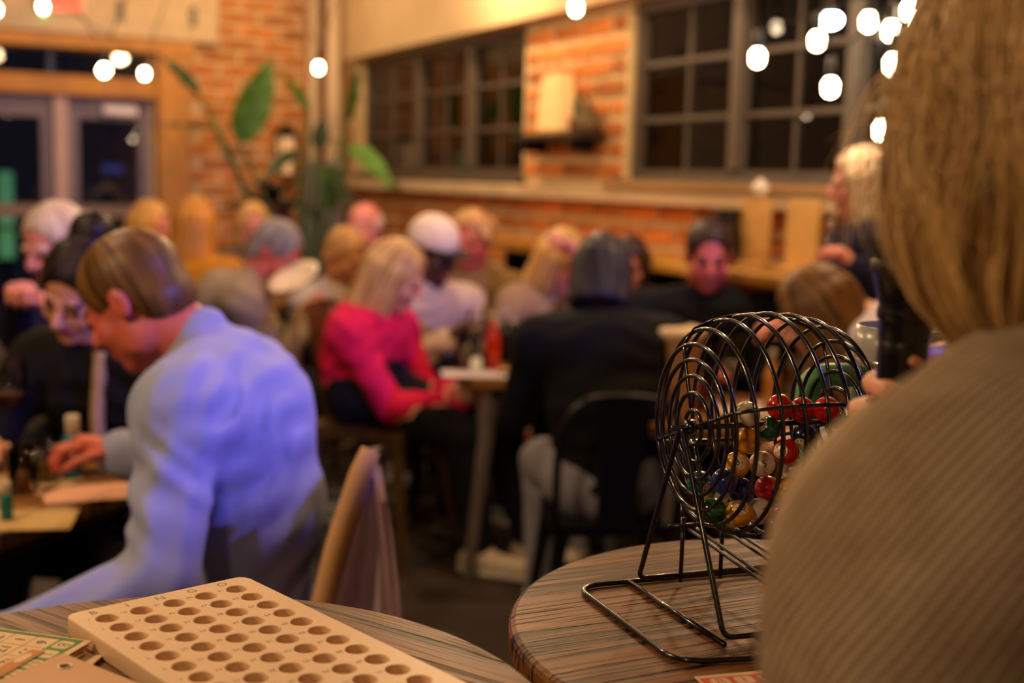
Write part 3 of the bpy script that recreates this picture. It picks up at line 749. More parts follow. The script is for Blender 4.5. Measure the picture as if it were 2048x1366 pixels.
# ------------------------------------------------------------------ bingo cards
m_paper = mat('card_paper', '#d9b891', .8, var=.05, vs=40)
m_green = mat('card_green', '#3f7a3c', .7); m_ochre = mat('card_ochre', '#b9772c', .7); m_orange = mat('card_orange', '#c84a26', .7); m_inkd = mat('ink_dark', '#33302e', .7, var=0)
def bingo_card(label, corner, rz, col, z, nums, free=True, W=.115, H=.13, group='bingo cards on the high tables'):
    """corner = top-left corner of the printed face, x to the card's right, -y down the card"""
    c = empty('bingo_card', (corner[0], corner[1], z), rz, label, 'card', group)
    MB().box((0, -H, 0), (W, 0, .0006)).build('sheet', m_paper, c)
    b = MB(); e = .0007; cs = .0205; x0, y0 = .006, -.006; g = .0036
    def quad(bb, xa, ya, xb, yb): bb.box((xa, ya, .0006), (xb, yb, .0009))
    quad(b, x0, y0-.019, x0+5*cs, y0); quad(b, x0-.004, y0-.019-5*cs, x0-.0005, y0)
    b.build('header_band', col, c)
    sq = MB(); lt = MB(); nn = MB(); gl = MB()
    for i, ch in enumerate('BINGO'):
        xc = x0+(i+.5)*cs
        sq.prism(rrect(xc-.0078, y0-.0165, xc+.0078, y0-.0025, .003, 3), .0009, .0011)
        V, F = text_mesh(ch, .0145); lt.add([(p[0]+xc, p[1]+y0-.0095, .00115) for p in V], F)
        for j in range(5):
            yc = y0-.019-(j+.5)*cs
            if free and i == 2 and j == 2: continue
            V, F = text_mesh(str(nums[i][j]), .0135); nn.add([(p[0]+xc, p[1]+yc, .0009) for p in V], F)
    for i in range(6):
        gl.box((x0+i*cs-.0002, y0-.019-5*cs, .0006), (x0+i*cs+.0002, y0-.019, .00075)); gl.box((x0, y0-.019-i*cs-.0002, .0006), (x0+5*cs, y0-.019-i*cs+.0002, .00075))
    sq.build('letter_patch', m_paper, c); lt.build('header_letters', col, c); nn.build('numbers', m_inkd, c); gl.build('grid_lines', mat('line_grey', '#8b7660', .8), c)
    return c
NUM = [[6, 1, 7, 11, 14], [19, 17, 27, 30, 22], [42, 33, 0, 38, 45], [57, 60, 50, 46, 53], [67, 61, 70, 75, 64]]
P0 = onz(184, 1281, 1.072); P1 = onz(45, 1262, 1.072); dn = unit(P1-P0); ang = math.atan2(dn[1], dn[0])+PI/2
for k in range(4):
    a = ang+(-.10, .16, -.05, .05)[k]
    MB_ = MB().box((0, -.13, 0), (.115, 0, .0007)).build('card_blank', m_paper, None, loc=(P0[0]-.004+(.012, .016, .004, .002)[k], P0[1]+.002-(.006, .012, .012, .004)[k], TZ+.0006+k*.0025), rot=(0, 0, a))
    tag(MB_, ['lowest blank-edged paper card fanned under the green card', 'second paper card from the bottom of the fanned stack', 'third paper card from the bottom of the fanned stack', 'paper card directly beneath the green bingo card'][k], 'card', 'bingo cards on the high tables')
bingo_card('bingo card with a green header band on the stack beside the board', P0, ang, m_green, TZ+.0112, NUM)
# ochre printed strip card lying across the green one
Q0 = onz(4, 1330, 1.074); Q1 = onz(86, 1284, 1.074); qa = math.atan2(*(Q1-Q0)[[1, 0]])
oc = empty('ticket', (Q0[0], Q0[1], TZ+.0128), qa, 'ochre printed paper strip lying across the green bingo card', 'card', 'bingo cards on the high tables')
MB().box((-.05, -.012, 0), (.036, .002, .0006)).build('sheet', m_paper, oc); MB().box((-.05, -.011, .0006), (.035, -.0005, .0009)).build('print', m_ochre, oc); MB().prism([(.017+.010*math.cos(t), -.0058+.0042*math.sin(t)) for t in np.linspace(0, 2*PI, 20)[:-1]], .0009, .0012).build('oval_patch', m_paper, oc)
# tan folder with a punched hole on top
fp = [onz(126, 1303, 1.076), onz(300, 1372, 1.076), onz(220, 1460, 1.076), onz(-60, 1460, 1.076), onz(-20, 1366, 1.076)]
cc_ = onz(130, 1330, 1.076); fo = empty('paper_folder', (cc_[0], cc_[1], TZ+.0142), 0, 'tan paper folder with a punched hole at the left board edge', 'folder')
cu = bpy.data.curves.new('folder', 'CURVE'); cu.dimensions = '2D'; cu.fill_mode = 'BOTH'; cu.extrude = .0006
spl([(p[0]-cc_[0], p[1]-cc_[1]) for p in fp]); spl([(.0042*math.cos(t), .0042*math.sin(t)) for t in np.linspace(0, 2*PI, 19)[:-1]])
to = bpy.data.objects.new('tmp', cu); COL.objects.link(to); dg = bpy.context.evaluated_depsgraph_get()
me = bpy.data.meshes.new_from_object(to.evaluated_get(dg)); bpy.data.objects.remove(to)
link('cover', me, mat('folder_tan', '#c2946a', .6, var=.08, vs=12), fo)
b = MB(); b.tube([(.005*math.cos(t), .005*math.sin(t), .0007) for t in np.linspace(0, 2*PI, 25)[:-1]], .0008, 6, True); b.build('eyelet', mat('eyelet_pale', '#e6cdb0', .4), fo, True)
# orange card at the foot of the wire stand
R0 = onz(1388, 1351, 1.062); R1 = onz(1500, 1341, 1.062); ra_ = math.atan2(*(R1-R0)[[1, 0]])
bingo_card('bingo card with an orange header band at the near table edge', R0, ra_, m_orange, TZ+.0006, [[4, 12, 9, 2, 15], [20, 18, 28, 29, 24], [41, 35, 0, 39, 44], [58, 59, 51, 47, 54], [66, 63, 71, 74, 68]], W=.115, H=.08) if False else None
oc = bingo_card('bingo card with an orange header band at the near table edge', R0, ra_, m_orange, TZ+.0006, [[4, 12, 9, 2, 15], [20, 18, 28, 29, 24], [41, 35, 0, 39, 44], [58, 59, 51, 47, 54], [66, 63, 71, 74, 68]])

# ------------------------------------------------------------------ wire ball cage
AX = np.array([.94, .342, 0]); AX /= np.linalg.norm(AX); PY = np.array([AX[1], -AX[0], 0])      # PY: towards the camera, square to the axle
UPV = np.array([0, 0, 1.])
HUB = np.array([.1655, 1.108, 1.2335]); CL = .150
cage = empty('bingo_cage', (HUB[0], HUB[1], TZ), 0, 'black wire bingo cage on its wire stand', 'bingo cage'); co = np.array([HUB[0], HUB[1], TZ])
m_wire = mat('black_wire', '#0b0a0a', .22, metal=.0, var=.05, coat=.5, spec=.6)
m_tag = []
drum = empty('drum', (0, 0, 0)); drum.parent = cage
def ring(t, r, wr=.0021, n=56, par=None, nm='ring'):
    c = HUB+AX*t-co; b = MB(); b.tube([c+PY*r*math.cos(a)+UPV*r*math.sin(a) for a in np.linspace(0, 2*PI, n+1)[:-1]], wr, 7, True); return b.build(nm, m_wire, par or drum, True)
PROF = [(0, .0155), (.0, .031), (.0, .0465), (.0, .061), (.001, .075)]
NEAR = PROF+[(.013, .0885), (.033, .0965), (.053, .1005)]
FULL = NEAR+[(.075, .102)]+[(CL-t, r) for t, r in NEAR[::-1]]
for t, r in FULL: ring(t, r)
for a in (.35, .35+PI/2, .35+PI, .35+1.5*PI):
    b = MB(); d = PY*math.cos(a)+UPV*math.sin(a); P = [HUB+AX*t+d*(r+.002)-co for t, r in FULL]; b.tube(P, .0019, 6); b.build('rib', m_wire, drum, True)
b = MB(); b.tube([HUB-AX*.022-co, HUB+AX*(CL+.03)-co], .0026, 8); b.build('axle', m_wire, drum, True)
for t in (-.004, CL+.004):
    b = MB(); b.tube([HUB+AX*(t-.004)-co, HUB+AX*(t+.004)-co], .0075, 12); b.build('hub', m_wire, drum, True)
# crank on the far end
e0 = HUB+AX*(CL+.028)-co; b = MB(); b.tube(rounded_path([e0-AX*.01, e0, e0-UPV*.055+PY*.012, e0-UPV*.055+PY*.012+AX*.03], .008), .0025, 8); b.build('crank', m_wire, cage, True)
# stand: a V of wire at each end running along the table as one frame
zb = .0030; WR = .0026
lA, lB = np.array([.131, 1.188]), np.array([.186, 1.035])
def tp3(p, z=0.): return np.array([p[0], p[1], TZ+z])-co
hub0 = HUB-AX*.012-co; hub1 = HUB+AX*(CL+.014)-co; ax2 = AX[:2]; py2 = PY[:2]
mid0 = (HUB-AX*.012)[:2]; mid1 = (HUB+AX*(CL+.014))[:2]
fA0, fB0 = mid0-py2*.080+ax2*.003, mid0+py2*.086+ax2*.004; fA1, fB1 = mid1-py2*.080, mid1+py2*.086
zl = .0082
b = MB(); b.tube(rounded_path([tp3(fA1, zl)+AX*.0, tp3(fA0, zl), hub0+UPV*.004, tp3(fB0, zl), tp3(fB1, zl)], .010), WR, 9); b.build('end_bracket', m_wire, cage, True)
b = MB(); b.tube(rounded_path([tp3(fA1, zl), hub1+UPV*.004, tp3(fB1, zl)], .010), WR, 9); b.build('end_bracket', m_wire, cage, True)
# base loop with rounded corners lying on the table
bl = .060
c0 = mid0-ax2*bl-py2*.088; c1 = mid0-ax2*bl*.9+py2*.112; c2 = mid0+ax2*.036+py2*.126; c3 = mid0+ax2*.036+py2*.080; d0 = mid1+ax2*.03-py2*.088
b = MB(); b.tube(rounded_path([tp3(d0, zb), tp3(c0, zb), tp3(c1, zb), tp3(c2, zb), tp3(c3, zb+.003)], .028, 10), WR, 9); b.build('base_loop', m_wire, cage, True)
b = MB(); b.tube([tp3(mid0-ax2*.004-py2*.095, zb), tp3(mid0+ax2*.004+py2*.088, zb)], WR, 8); b.build('base_bar', m_wire, cage, True)
b = MB(); b.tube([tp3(mid1-ax2*.004-py2*.095, zb), tp3(mid1+ax2*.004+py2*.088, zb)], WR, 8); b.build('base_bar', m_wire, cage, True)
# ball run: sloping rails below the drum, on two posts
for k, off in enumerate((.050, .064, .084, .100)):
    b = MB(); p0 = tp3(mid0+ax2*off-py2*.085, .058-.004*(k % 2)); p1 = tp3(mid0+ax2*off+py2*.10, .046-.004*(k % 2)); b.tube(rounded_path([p0+UPV*.02, p0, p1, p1+UPV*.012], .008), .0017, 7); b.build('ball_rail', m_wire, cage, True)
for off in (.046, .090):
    b = MB(); b.tube([tp3(mid0+ax2*off-py2*.074, zb), tp3(mid0+ax2*off-py2*.074, .068)], .0022, 8); b.build('post', m_wire, cage, True)
b = MB(); b.tube([tp3(mid0+ax2*.030-py2*.074, .060), tp3(mid0+ax2*.096-py2*.074, .060)], .0019, 7); b.build('rail_tie', m_wire, cage, True)

# balls inside the drum: image spot + how far along the axle / towards the camera
BC = dict(white='#e6d9c0', red='#c01408', green='#06552c', yellow='#e09a10', blue='#0d2c7c', navy='#10163e')
for k_, v in BC.items(): mat('ball_'+k_, v, .22, var=.04, coat=.6)
m_spot = mat('ball_spot', '#e3d2b0', .3, var=.03)
balls = [(1494, 832, 'white', '', 0), (1535, 858, 'green', '54', 1), (1560, 814, 'red', '', 0), (1605, 820, 'red', '', 0), (1654, 819, 'red', '', 0), (1494, 886, 'yellow', '', 0), (1610, 873, 'navy', '', 0), (1572, 903, 'red', '16', 1),
         (1476, 937, 'yellow', '31', 1), (1524, 928, 'white', '5', 2), (1583, 940, 'white', '', 0), (1435, 966, 'blue', '', 0), (1428, 1000, 'white', '9', 2), (1486, 990, 'blue', '', 0), (1535, 977, 'red', '', 0), (1572, 980, 'yellow', '', 0),
         (1402, 1008, 'green', '', 0), (1422, 1030, 'green', '', 0), (1451, 1037, 'white', '', 0), (1479, 1027, 'yellow', '38', 1), (1526, 1026, 'white', '7', 2), (1546, 1046, 'red', '', 0), (1570, 1012, 'green', '', 0)]
BR = .0122; placed = []
where = {0: 'uppermost white bingo ball in the cage', 1: 'green bingo ball with a pale number spot high in the cage', 2: 'left of the three red bingo balls near the cage top', 3: 'middle of the three red bingo balls near the cage top', 4: 'right of the three red bingo balls beside the sweater', 5: 'yellow bingo ball right under the uppermost white ball', 6: 'navy bingo ball under the middle red ball', 7: 'red bingo ball with a white number spot',
         8: 'amber bingo ball at the left of the pile below the yellow one', 9: 'white bingo ball numbered in the middle of the pile', 10: 'white bingo ball half behind the sweater', 11: 'blue bingo ball at the left edge of the pile', 12: 'white bingo ball low at the left edge behind the wire leg', 13: 'blue bingo ball above the lowest yellow ball', 14: 'bright red bingo ball in the lower middle of the pile', 15: 'yellow bingo ball touching the bright red one beside the sweater',
         16: 'leftmost green bingo ball at the cage bottom', 17: 'green bingo ball between the leg and lowest white ball', 18: 'lowest white bingo ball next to the numbered yellow one', 19: 'lowest yellow bingo ball with a number spot', 20: 'white numbered bingo ball at the bottom right of the pile', 21: 'lowest red bingo ball at the cage bottom', 22: 'dark green bingo ball low beside the sweater'}
def inside(p, m=.004):
    q = p-HUB; t = q@AX; rad = math.hypot(q@PY, q@UPV)
    if t < BR+m or t > CL-BR-m: return False
    rr = np.interp(t, [.0, .013, .033, .053, .075, CL-.053, CL-.033, CL-.013, CL], [.075, .0885, .0965, .1005, .102, .1005, .0965, .0885, .075]); return rad < rr-BR-m
for i, (px, py, colr, num, sp_) in enumerate(balls):
    best = None
    for d in np.arange(1.02, 1.32, .003):
        p = at(px, py, d)
        if not inside(p, .002): continue
        sep = min([np.linalg.norm(p-q) for q in placed] or [1.]); sc = min(sep, BR*2.02)*10-abs(d-1.15)*.6
        if best is None or sc > best[0]: best = (sc, p)
    if best is None:
        p = at(px, py, 1.15)
        for _ in range(200):
            if inside(p, .002): break
            p = p+(HUB+AX*CL/2-p)*.02
    else: p = best[1]
    placed.append(p)
for _ in range(60):                                   # settle: push overlapping balls apart, keep them in the drum
    for i in range(len(placed)):
        for j in range(i):
            d = placed[i]-placed[j]; L = np.linalg.norm(d)
            if L < 2*BR: d = unit(d+rng.normal(size=3)*1e-4); placed[i] = placed[i]+d*(2*BR-L)*.5; placed[j] = placed[j]-d*(2*BR-L)*.5
        if not inside(placed[i], .0018): placed[i] = placed[i]+(HUB+AX*CL/2-placed[i])*.03
ball_me = {}
for i, (px, py, colr, num, sp_) in enumerate(balls):
    p = placed[i]; e = empty('bingo_ball', p, 0, where[i], 'ball', 'bingo balls in the wire cage')
    if colr not in ball_me: ball_me[colr] = MB().sphere((0, 0, 0), BR, 24, 14).mesh('ball', True)
    link('sphere', ball_me[colr], MATS['ball_'+colr], e)
    tc = unit((CAM-p)*(1 if sp_ else -.6)+rng.normal(size=3)*.35*np.linalg.norm(CAM-p)); q = Vector(tc).to_track_quat('Z', 'Y').to_matrix()
    sb = MB(); n = 18; r0 = BR*.58
    V = [(0, 0, BR*1.006)]; F = []
    for a in range(2):
        for k in range(n):
            rr = r0*(a+1)/2; V.append((rr*math.cos(2*PI*k/n), rr*math.sin(2*PI*k/n), math.sqrt(BR*BR*1.012-rr*rr)))
    F = [(0, 1+k, 1+(k+1) % n) for k in range(n)]+[(1+k, 1+n+k, 1+n+(k+1) % n, 1+(k+1) % n) for k in range(n)]
    so = link('number_spot', MB().add([tuple(q @ Vector(v)) for v in V], F).mesh('number_spot', True), m_spot, e)
    if num:
        V, F = text_mesh(num, .0085); r2 = Matrix.Rotation(rng.uniform(-.8, .8), 3, 'Z')
        V = [q @ Vector(((r2 @ Vector(v))[0], (r2 @ Vector(v))[1], math.sqrt(BR*BR*1.02-(v[0]**2+v[1]**2))+.00012)) for v in V]
        link('number', MB().add([tuple(v) for v in V], F).mesh('number'), m_inkd, so)

# ------------------------------------------------------------------ green tumbler with a handle, behind the cage
tb = at(1818, 660, 1.30); tumb = empty('tumbler', (tb[0], tb[1], TZ), 0, 'mint green tumbler with steel band, clear lid and handle', 'tumbler')
m_mint = mat('mint_enamel', '#5f9a68', .4, var=.05); m_ss = mat('brushed_steel', '#d9c9b0', .18, metal=1., var=.05)
ht = tb[2]+.004-TZ; r = .0535
MB().lathe([(.036, 0), (.037, .10), (.040, .115), (r-.003, .135), (r, .15), (r, ht-.058)], n=40, capt=False).build('cup_body', m_mint, tumb, True)
MB().lathe([(r-.0003, ht-.060), (r+.0006, ht-.058), (r+.0006, ht-.036), (r-.0003, ht-.034)], n=40, capb=False, capt=False).build('steel_band', m_ss, tumb, True)
m_clear = mat('frosted_lid', '#d6cfc4', .25, trans=.55, var=.03)
MB().lathe([(r-.001, ht-.036), (r, ht-.034), (r, ht), (r-.003, ht), (r-.004, ht-.030), (.006, ht-.028)], n=40, capb=False).build('lid', m_clear, tumb, True)
MB().lathe([(.036, ht-.027), (.036, ht-.012), (.030, ht-.010), (.008, ht-.010)], n=28).build('lid_seal', m_mint, tumb, True)
hx = -unit(np.array([1, .12, 0])); b = MB(); zt = ht-.052
hp0 = hx*(r-.006); b.tube(rounded_path([hp0+UPV*zt, hx*(r+.052)+UPV*zt, hx*(r+.050)+UPV*.07, hx*.036+UPV*.055], .022, 8), .0125, 12); b.build('handle', m_mint, tumb, True)
# ------------------------------------------------------------------ microphone
mt = at(1822, 542, .82); mdir = unit(np.array([.03, -.02, 1.])); mq = Vector(mdir).to_track_quat('Z', 'Y').to_euler()
micl = .205; mb0 = mt-mdir*.165; mic = empty('microphone', mb0, 0, 'black handheld microphone with a mesh grille', 'microphone'); mic.rotation_euler = mq
m_mic = mat('mic_black', '#0a0a0c', .3, var=.05, coat=.2); m_gr = mat('mic_grille', '#1c1a18', .35, metal=.7, var=.1, bump=1., bs=700)
MB().lathe([(.0105, 0), (.0115, .004), (.0135, .06), (.0165, .108), (.0168, .118), (.0163, .119), (.0168, .120), (.0178, .132)], n=28, capt=False).build('handle', m_mic, mic, True)
MB().lathe([(.0178, .132), (.0192, .133), (.0195, .138), (.0185, .141), (.0225, .153), (.0248, .163)], n=28, capb=False, capt=False).build('collar', m_mic, mic, True)
MB().lathe([(.0248, .163), (.0262, .165), (.0262, .170), (.0248, .172)], n=28, capb=False, capt=False).build('grille_ring', m_gr, mic, True)
g = MB(); g.lathe([(.0246, .170), (.0249, .176), (.0240, .185), (.0208, .194), (.0150, .2005), (.007, .2035), (.0005, .204)], n=28, capb=False); g.build('grille', m_gr, mic, True)
gw = MB()
for k in range(28):
    t = 2*PI*k/28; P = [(rr*math.cos(t+zz*9), rr*math.sin(t+zz*9), zz) for rr, zz in ((.0252, .172), (.0253, .177), (.0244, .186), (.0212, .195), (.0154, .2015), (.0075, .2043))]; gw.tube(P, .0004, 4)
    P = [(rr*math.cos(t-zz*9), rr*math.sin(t-zz*9), zz) for rr, zz in ((.0252, .172), (.0253, .177), (.0244, .186), (.0212, .195), (.0154, .2015), (.0075, .2043))]; gw.tube(P, .0004, 4)
gw.build('grille_mesh', m_gr, mic)

# ================================================================== furniture
m_gun = mat('gunmetal', '#2b2a2c', .35, metal=.8, var=.15); m_gold = mat('bronze_paint', '#7a5a2a', .4, metal=.6, var=.2)
wood_t = wood_mat('cafe_wood', '#a8763c', '#5a3818', .4, .6, 0., .4)
m_brush = mat('leg_steel', '#8f8078', .35, metal=.7, var=.1)
def make_chair(m, name='metal_chair'):
    c = empty(name); z = .455
    b = MB(); P = rrect(-.18, -.17, .18, .19, .05, 6); b.prism([(x*.97, y*.97) for x, y in P], z-.035, z-.012); b.prism(P, z-.012, z); b.build('seat', m, c)
    t = math.radians(10); yb = -.165
    bk = lambda x, zz: (x, yb-math.sin(t)*(zz-z), zz)
    hoop = [bk(-.175, z-.01), bk(-.178, z+.20), bk(-.165, z+.30), bk(-.12, z+.365), bk(-.05, z+.385), bk(.05, z+.385), bk(.12, z+.365), bk(.165, z+.30), bk(.178, z+.20), bk(.175, z-.01)]
    b = MB(); b.tube(bez(hoop, 4), .0125, 8); b.build('back_hoop', m, c, True)
    b = MB(); w0, w1 = .055, .075; V = []
    for zz, ww in ((z-.01, w0), (z+.13, w0*1.05), (z+.26, w1*.95), (z+.385, w1)):
        for dy in (-.004, .004):
            for sx in (-1, 1): x, y, q = bk(sx*ww, zz); V.append((x, y+dy, q))
    F = []
    for i in range(3):
        a = i*4; n = a+4; F += [(a, a+1, n+1, n), (a+2, n+2, n+3, a+3), (a, n, n+2, a+2), (a+1, a+3, n+3, n+1)]
    b.add(V, F+[(0, 2, 3, 1), (12, 13, 15, 14)]); b.build('splat', m, c)
    for sx in (-1, 1):
        for sy in (-1, 1):
            b = MB(); b.tube([(sx*.15, sy*.145+.01, z-.02), (sx*.205, sy*.205+.01, 0)], [.026, .013], 6); b.build('leg', m, c)
    for sy in (-1, 1): b = MB(); b.tube([(-.165, sy*.16+.01, .33), (.165, sy*.16+.01, .33)], .008, 6); b.build('brace', m, c)
    return c
_ch = {}
def chair(label, x, y, phi, m=None, group='metal cafe chairs', z=0., scale=1.):
    m = m or m_gun
    if m.name not in _ch: c = make_chair(m); _ch[m.name] = c
    else: c = copy_tree(_ch[m.name])
    c.location = (x, y, z); c.rotation_euler = (0, 0, math.radians(phi-90)); c.scale = (scale,)*3
    return tag(c, label, 'chair', group)
def seat_for(p, label, phi, m=None, seat=.46, off=.05):
    q = p['H']+p['fw']*off; return chair(label, q[0], q[1], phi, m, scale=seat/.455)
def cafe_table(label, cx, cy, rot, w_, d_, hz=.75, group='square cafe tables'):
    t = empty('cafe_table', (cx, cy, 0), rot, label, 'table', group)
    MB().prism(rrect(-w_/2, -d_/2, w_/2, d_/2, .05), hz-.035, hz).build('table_top', wood_t, t)
    MB().prism(rrect(-w_/2+.06, -d_/2+.06, w_/2-.06, d_/2-.06, .04), hz-.085, hz-.035).build('apron', m_gun, t)
    for sx in (-1, 1):
        for sy in (-1, 1):
            b = MB(); b.tube([(sx*(w_/2-.10), sy*(d_/2-.10), hz-.04), (sx*(w_/2-.03), sy*(d_/2-.03), 0)], [.042, .017], 8); b.build('leg', m_brush, t)
    return t
TA = cafe_table('cafe table at the left where the man in the blue shirt sits', -1.27, 2.66, math.atan2(-.1, .3), .80, .86, .755)
TB = cafe_table('cafe table beside the woman in the pink sweater', .15, 4.74, math.radians(4), .68, .68, .75)
TC = cafe_table('cafe table in front of the man in the black sweater', .74, 3.86, math.radians(-6), .60, .66, .75)
TD = cafe_table('cafe table in front of the grey haired man', -.45, 5.95, math.radians(10), .6, .6, .75)
TE = cafe_table('farthest cafe table near the timber column', -1.50, 7.02, math.radians(-10), .62, .62, .75)

# ================================================================== people
# ---- woman holding the microphone, nearest the camera
rib = bpy.data.materials.new('ribbed_knit'); rib.use_nodes = True
N_, L_ = rib.node_tree.nodes, rib.node_tree.links; pb = N_['Principled BSDF']; pb.inputs['Roughness'].default_value = .95; pb.inputs['Specular IOR Level'].default_value = .15
pb.inputs['Sheen Weight'].default_value = .35; pb.inputs['Sheen Tint'].default_value = (1, .85, .7, 1)
ra = N_.new('ShaderNodeAttribute'); ra.attribute_name = 'rib'; sx = N_.new('ShaderNodeSeparateXYZ'); L_.new(ra.outputs['Vector'], sx.inputs[0])
mu = N_.new('ShaderNodeMath'); mu.operation = 'MULTIPLY'; mu.inputs[1].default_value = 2*PI/.0044; L_.new(sx.outputs[0], mu.inputs[0])
sn = N_.new('ShaderNodeMath'); sn.operation = 'SINE'; L_.new(mu.outputs[0], sn.inputs[0])
mv = N_.new('ShaderNodeMath'); mv.operation = 'MULTIPLY'; mv.inputs[1].default_value = 2*PI/.005; L_.new(sx.outputs[1], mv.inputs[0])
sv = N_.new('ShaderNodeMath'); sv.operation = 'SINE'; L_.new(mv.outputs[0], sv.inputs[0])
tcc = N_.new('ShaderNodeTexCoord'); nz = N_.new('ShaderNodeTexNoise'); nz.inputs['Scale'].default_value = 350; nz.inputs['Detail'].default_value = 3; L_.new(tcc.outputs['Object'], nz.inputs['Vector'])
a1 = N_.new('ShaderNodeMath'); a1.operation = 'MULTIPLY_ADD'; L_.new(sv.outputs[0], a1.inputs[0]); a1.inputs[1].default_value = .18; L_.new(sn.outputs[0], a1.inputs[2])
a2 = N_.new('ShaderNodeMath'); a2.operation = 'MULTIPLY_ADD'; L_.new(nz.outputs[0], a2.inputs[0]); a2.inputs[1].default_value = 1.2; L_.new(a1.outputs[0], a2.inputs[2])
bp = N_.new('ShaderNodeBump'); bp.inputs['Strength'].default_value = 1.; bp.inputs['Distance'].default_value = .003; L_.new(a2.outputs[0], bp.inputs['Height']); L_.new(bp.outputs[0], pb.inputs['Normal'])
nb_ = N_.new('ShaderNodeTexNoise'); nb_.inputs['Scale'].default_value = 60; nb_.inputs['Detail'].default_value = 4; L_.new(tcc.outputs['Object'], nb_.inputs['Vector'])
crr = N_.new('ShaderNodeValToRGB'); crr.color_ramp.elements[0].position = .3; crr.color_ramp.elements[1].position = .7; crr.color_ramp.elements[0].color = (*lin('#a98a68'), 1); crr.color_ramp.elements[1].color = (*lin('#c4a684'), 1)
L_.new(nb_.outputs[0], crr.inputs[0]); L_.new(crr.outputs[0], pb.inputs['Base Color'])
G = mb0+mdir*.058
FW = person('woman with a blonde bob in a beige ribbed sweater holding the microphone', at(2112, 262, .68), 142, lean=7, stand=True, yaw=-38, pitch=6, s=.955, fem=True, bulk=1.22, loose=.020, shdrop=.034, neckl=.184,
            hands={-1: (.31, .08, .74), 1: ('w', G[0]+.088, G[1]+.032, G[2]-.004)}, elbow=(.35, -.45, -.8), curl=(.5, .92), hand_up={1: (0.02, 1, 0)}, hand_dir={1: (-1, .05, .05)}, hair=('roundbob', '#5a3c1a', '#b98a4a'), skin_n='fair', top='#b89a78', top_name='sweater',
            trousers='#23222a', shoes='#33302e', h=.0065, wr=.003, tmat=rib, pitch_neck=4, slouch=.02)
me = FW['top'].data; V = np.zeros(len(me.vertices)*3, np.float32); me.vertices.foreach_get('co', V); V = V.reshape(-1, 3)+FW['o']
def arm_coord(P, a, b):
    ax = unit(b-a); r = P-a; t = r@ax; q = r-np.outer(t, ax); u = unit(np.cross(ax, [.2, .9, .1])); v = np.cross(ax, u)
    return np.linalg.norm(q, axis=1), np.arctan2(q@v, q@u), t
rb_ = np.zeros((len(V), 3), np.float32); q = V-FW['N']; lt_ = q@FW['rt']; fr = q@FW['fw']
rb_[:, 0] = np.arctan2(lt_, -(fr+.01))*.15-.22*V[:, 2]; rb_[:, 1] = V[:, 2]                     # torso: ribs run down the body
for d in (-1, 1):                                                                         # sleeves: ribs wind slowly down the arm
    a_, b_ = FW['sh'][d], FW['el'][d]; tz = np.clip((a_[2]-V[:, 2])/max(a_[2]-b_[2], .05), 0, 1); cx = a_+np.outer(tz, b_-a_)
    o_ = V-cx; out = o_@FW['rt']*d; fo_ = o_@FW['fw']; th = np.arctan2(fo_, out)*.078; wz = np.clip((V[:, 2]-a_[2]+.02)/.06, 0, 1); wz = wz*wz*(3-2*wz)
    m1 = lt_*d > .150; rb_[m1, 0] = (.85*(th*(1-wz)+fo_*wz)+.5*V[:, 2])[m1]
set_vec(me, 'rib', rb_)
# dark collar of the shirt under the sweater
b = MB(); nc = FW['N']-FW['o']; T0 = FW['sp']; b.tube([nc+T0*.022+FW['rt']*.062*math.cos(t)+FW['fw']*(.062*math.sin(t)+.008)+UPV*.016*math.cos(t*1+2.2) for t in np.linspace(0, 2*PI, 33)[:-1]], .013, 8, True); b.build('collar', mat('collar_black', '#0d0c0d', .8), FW['root'], True)
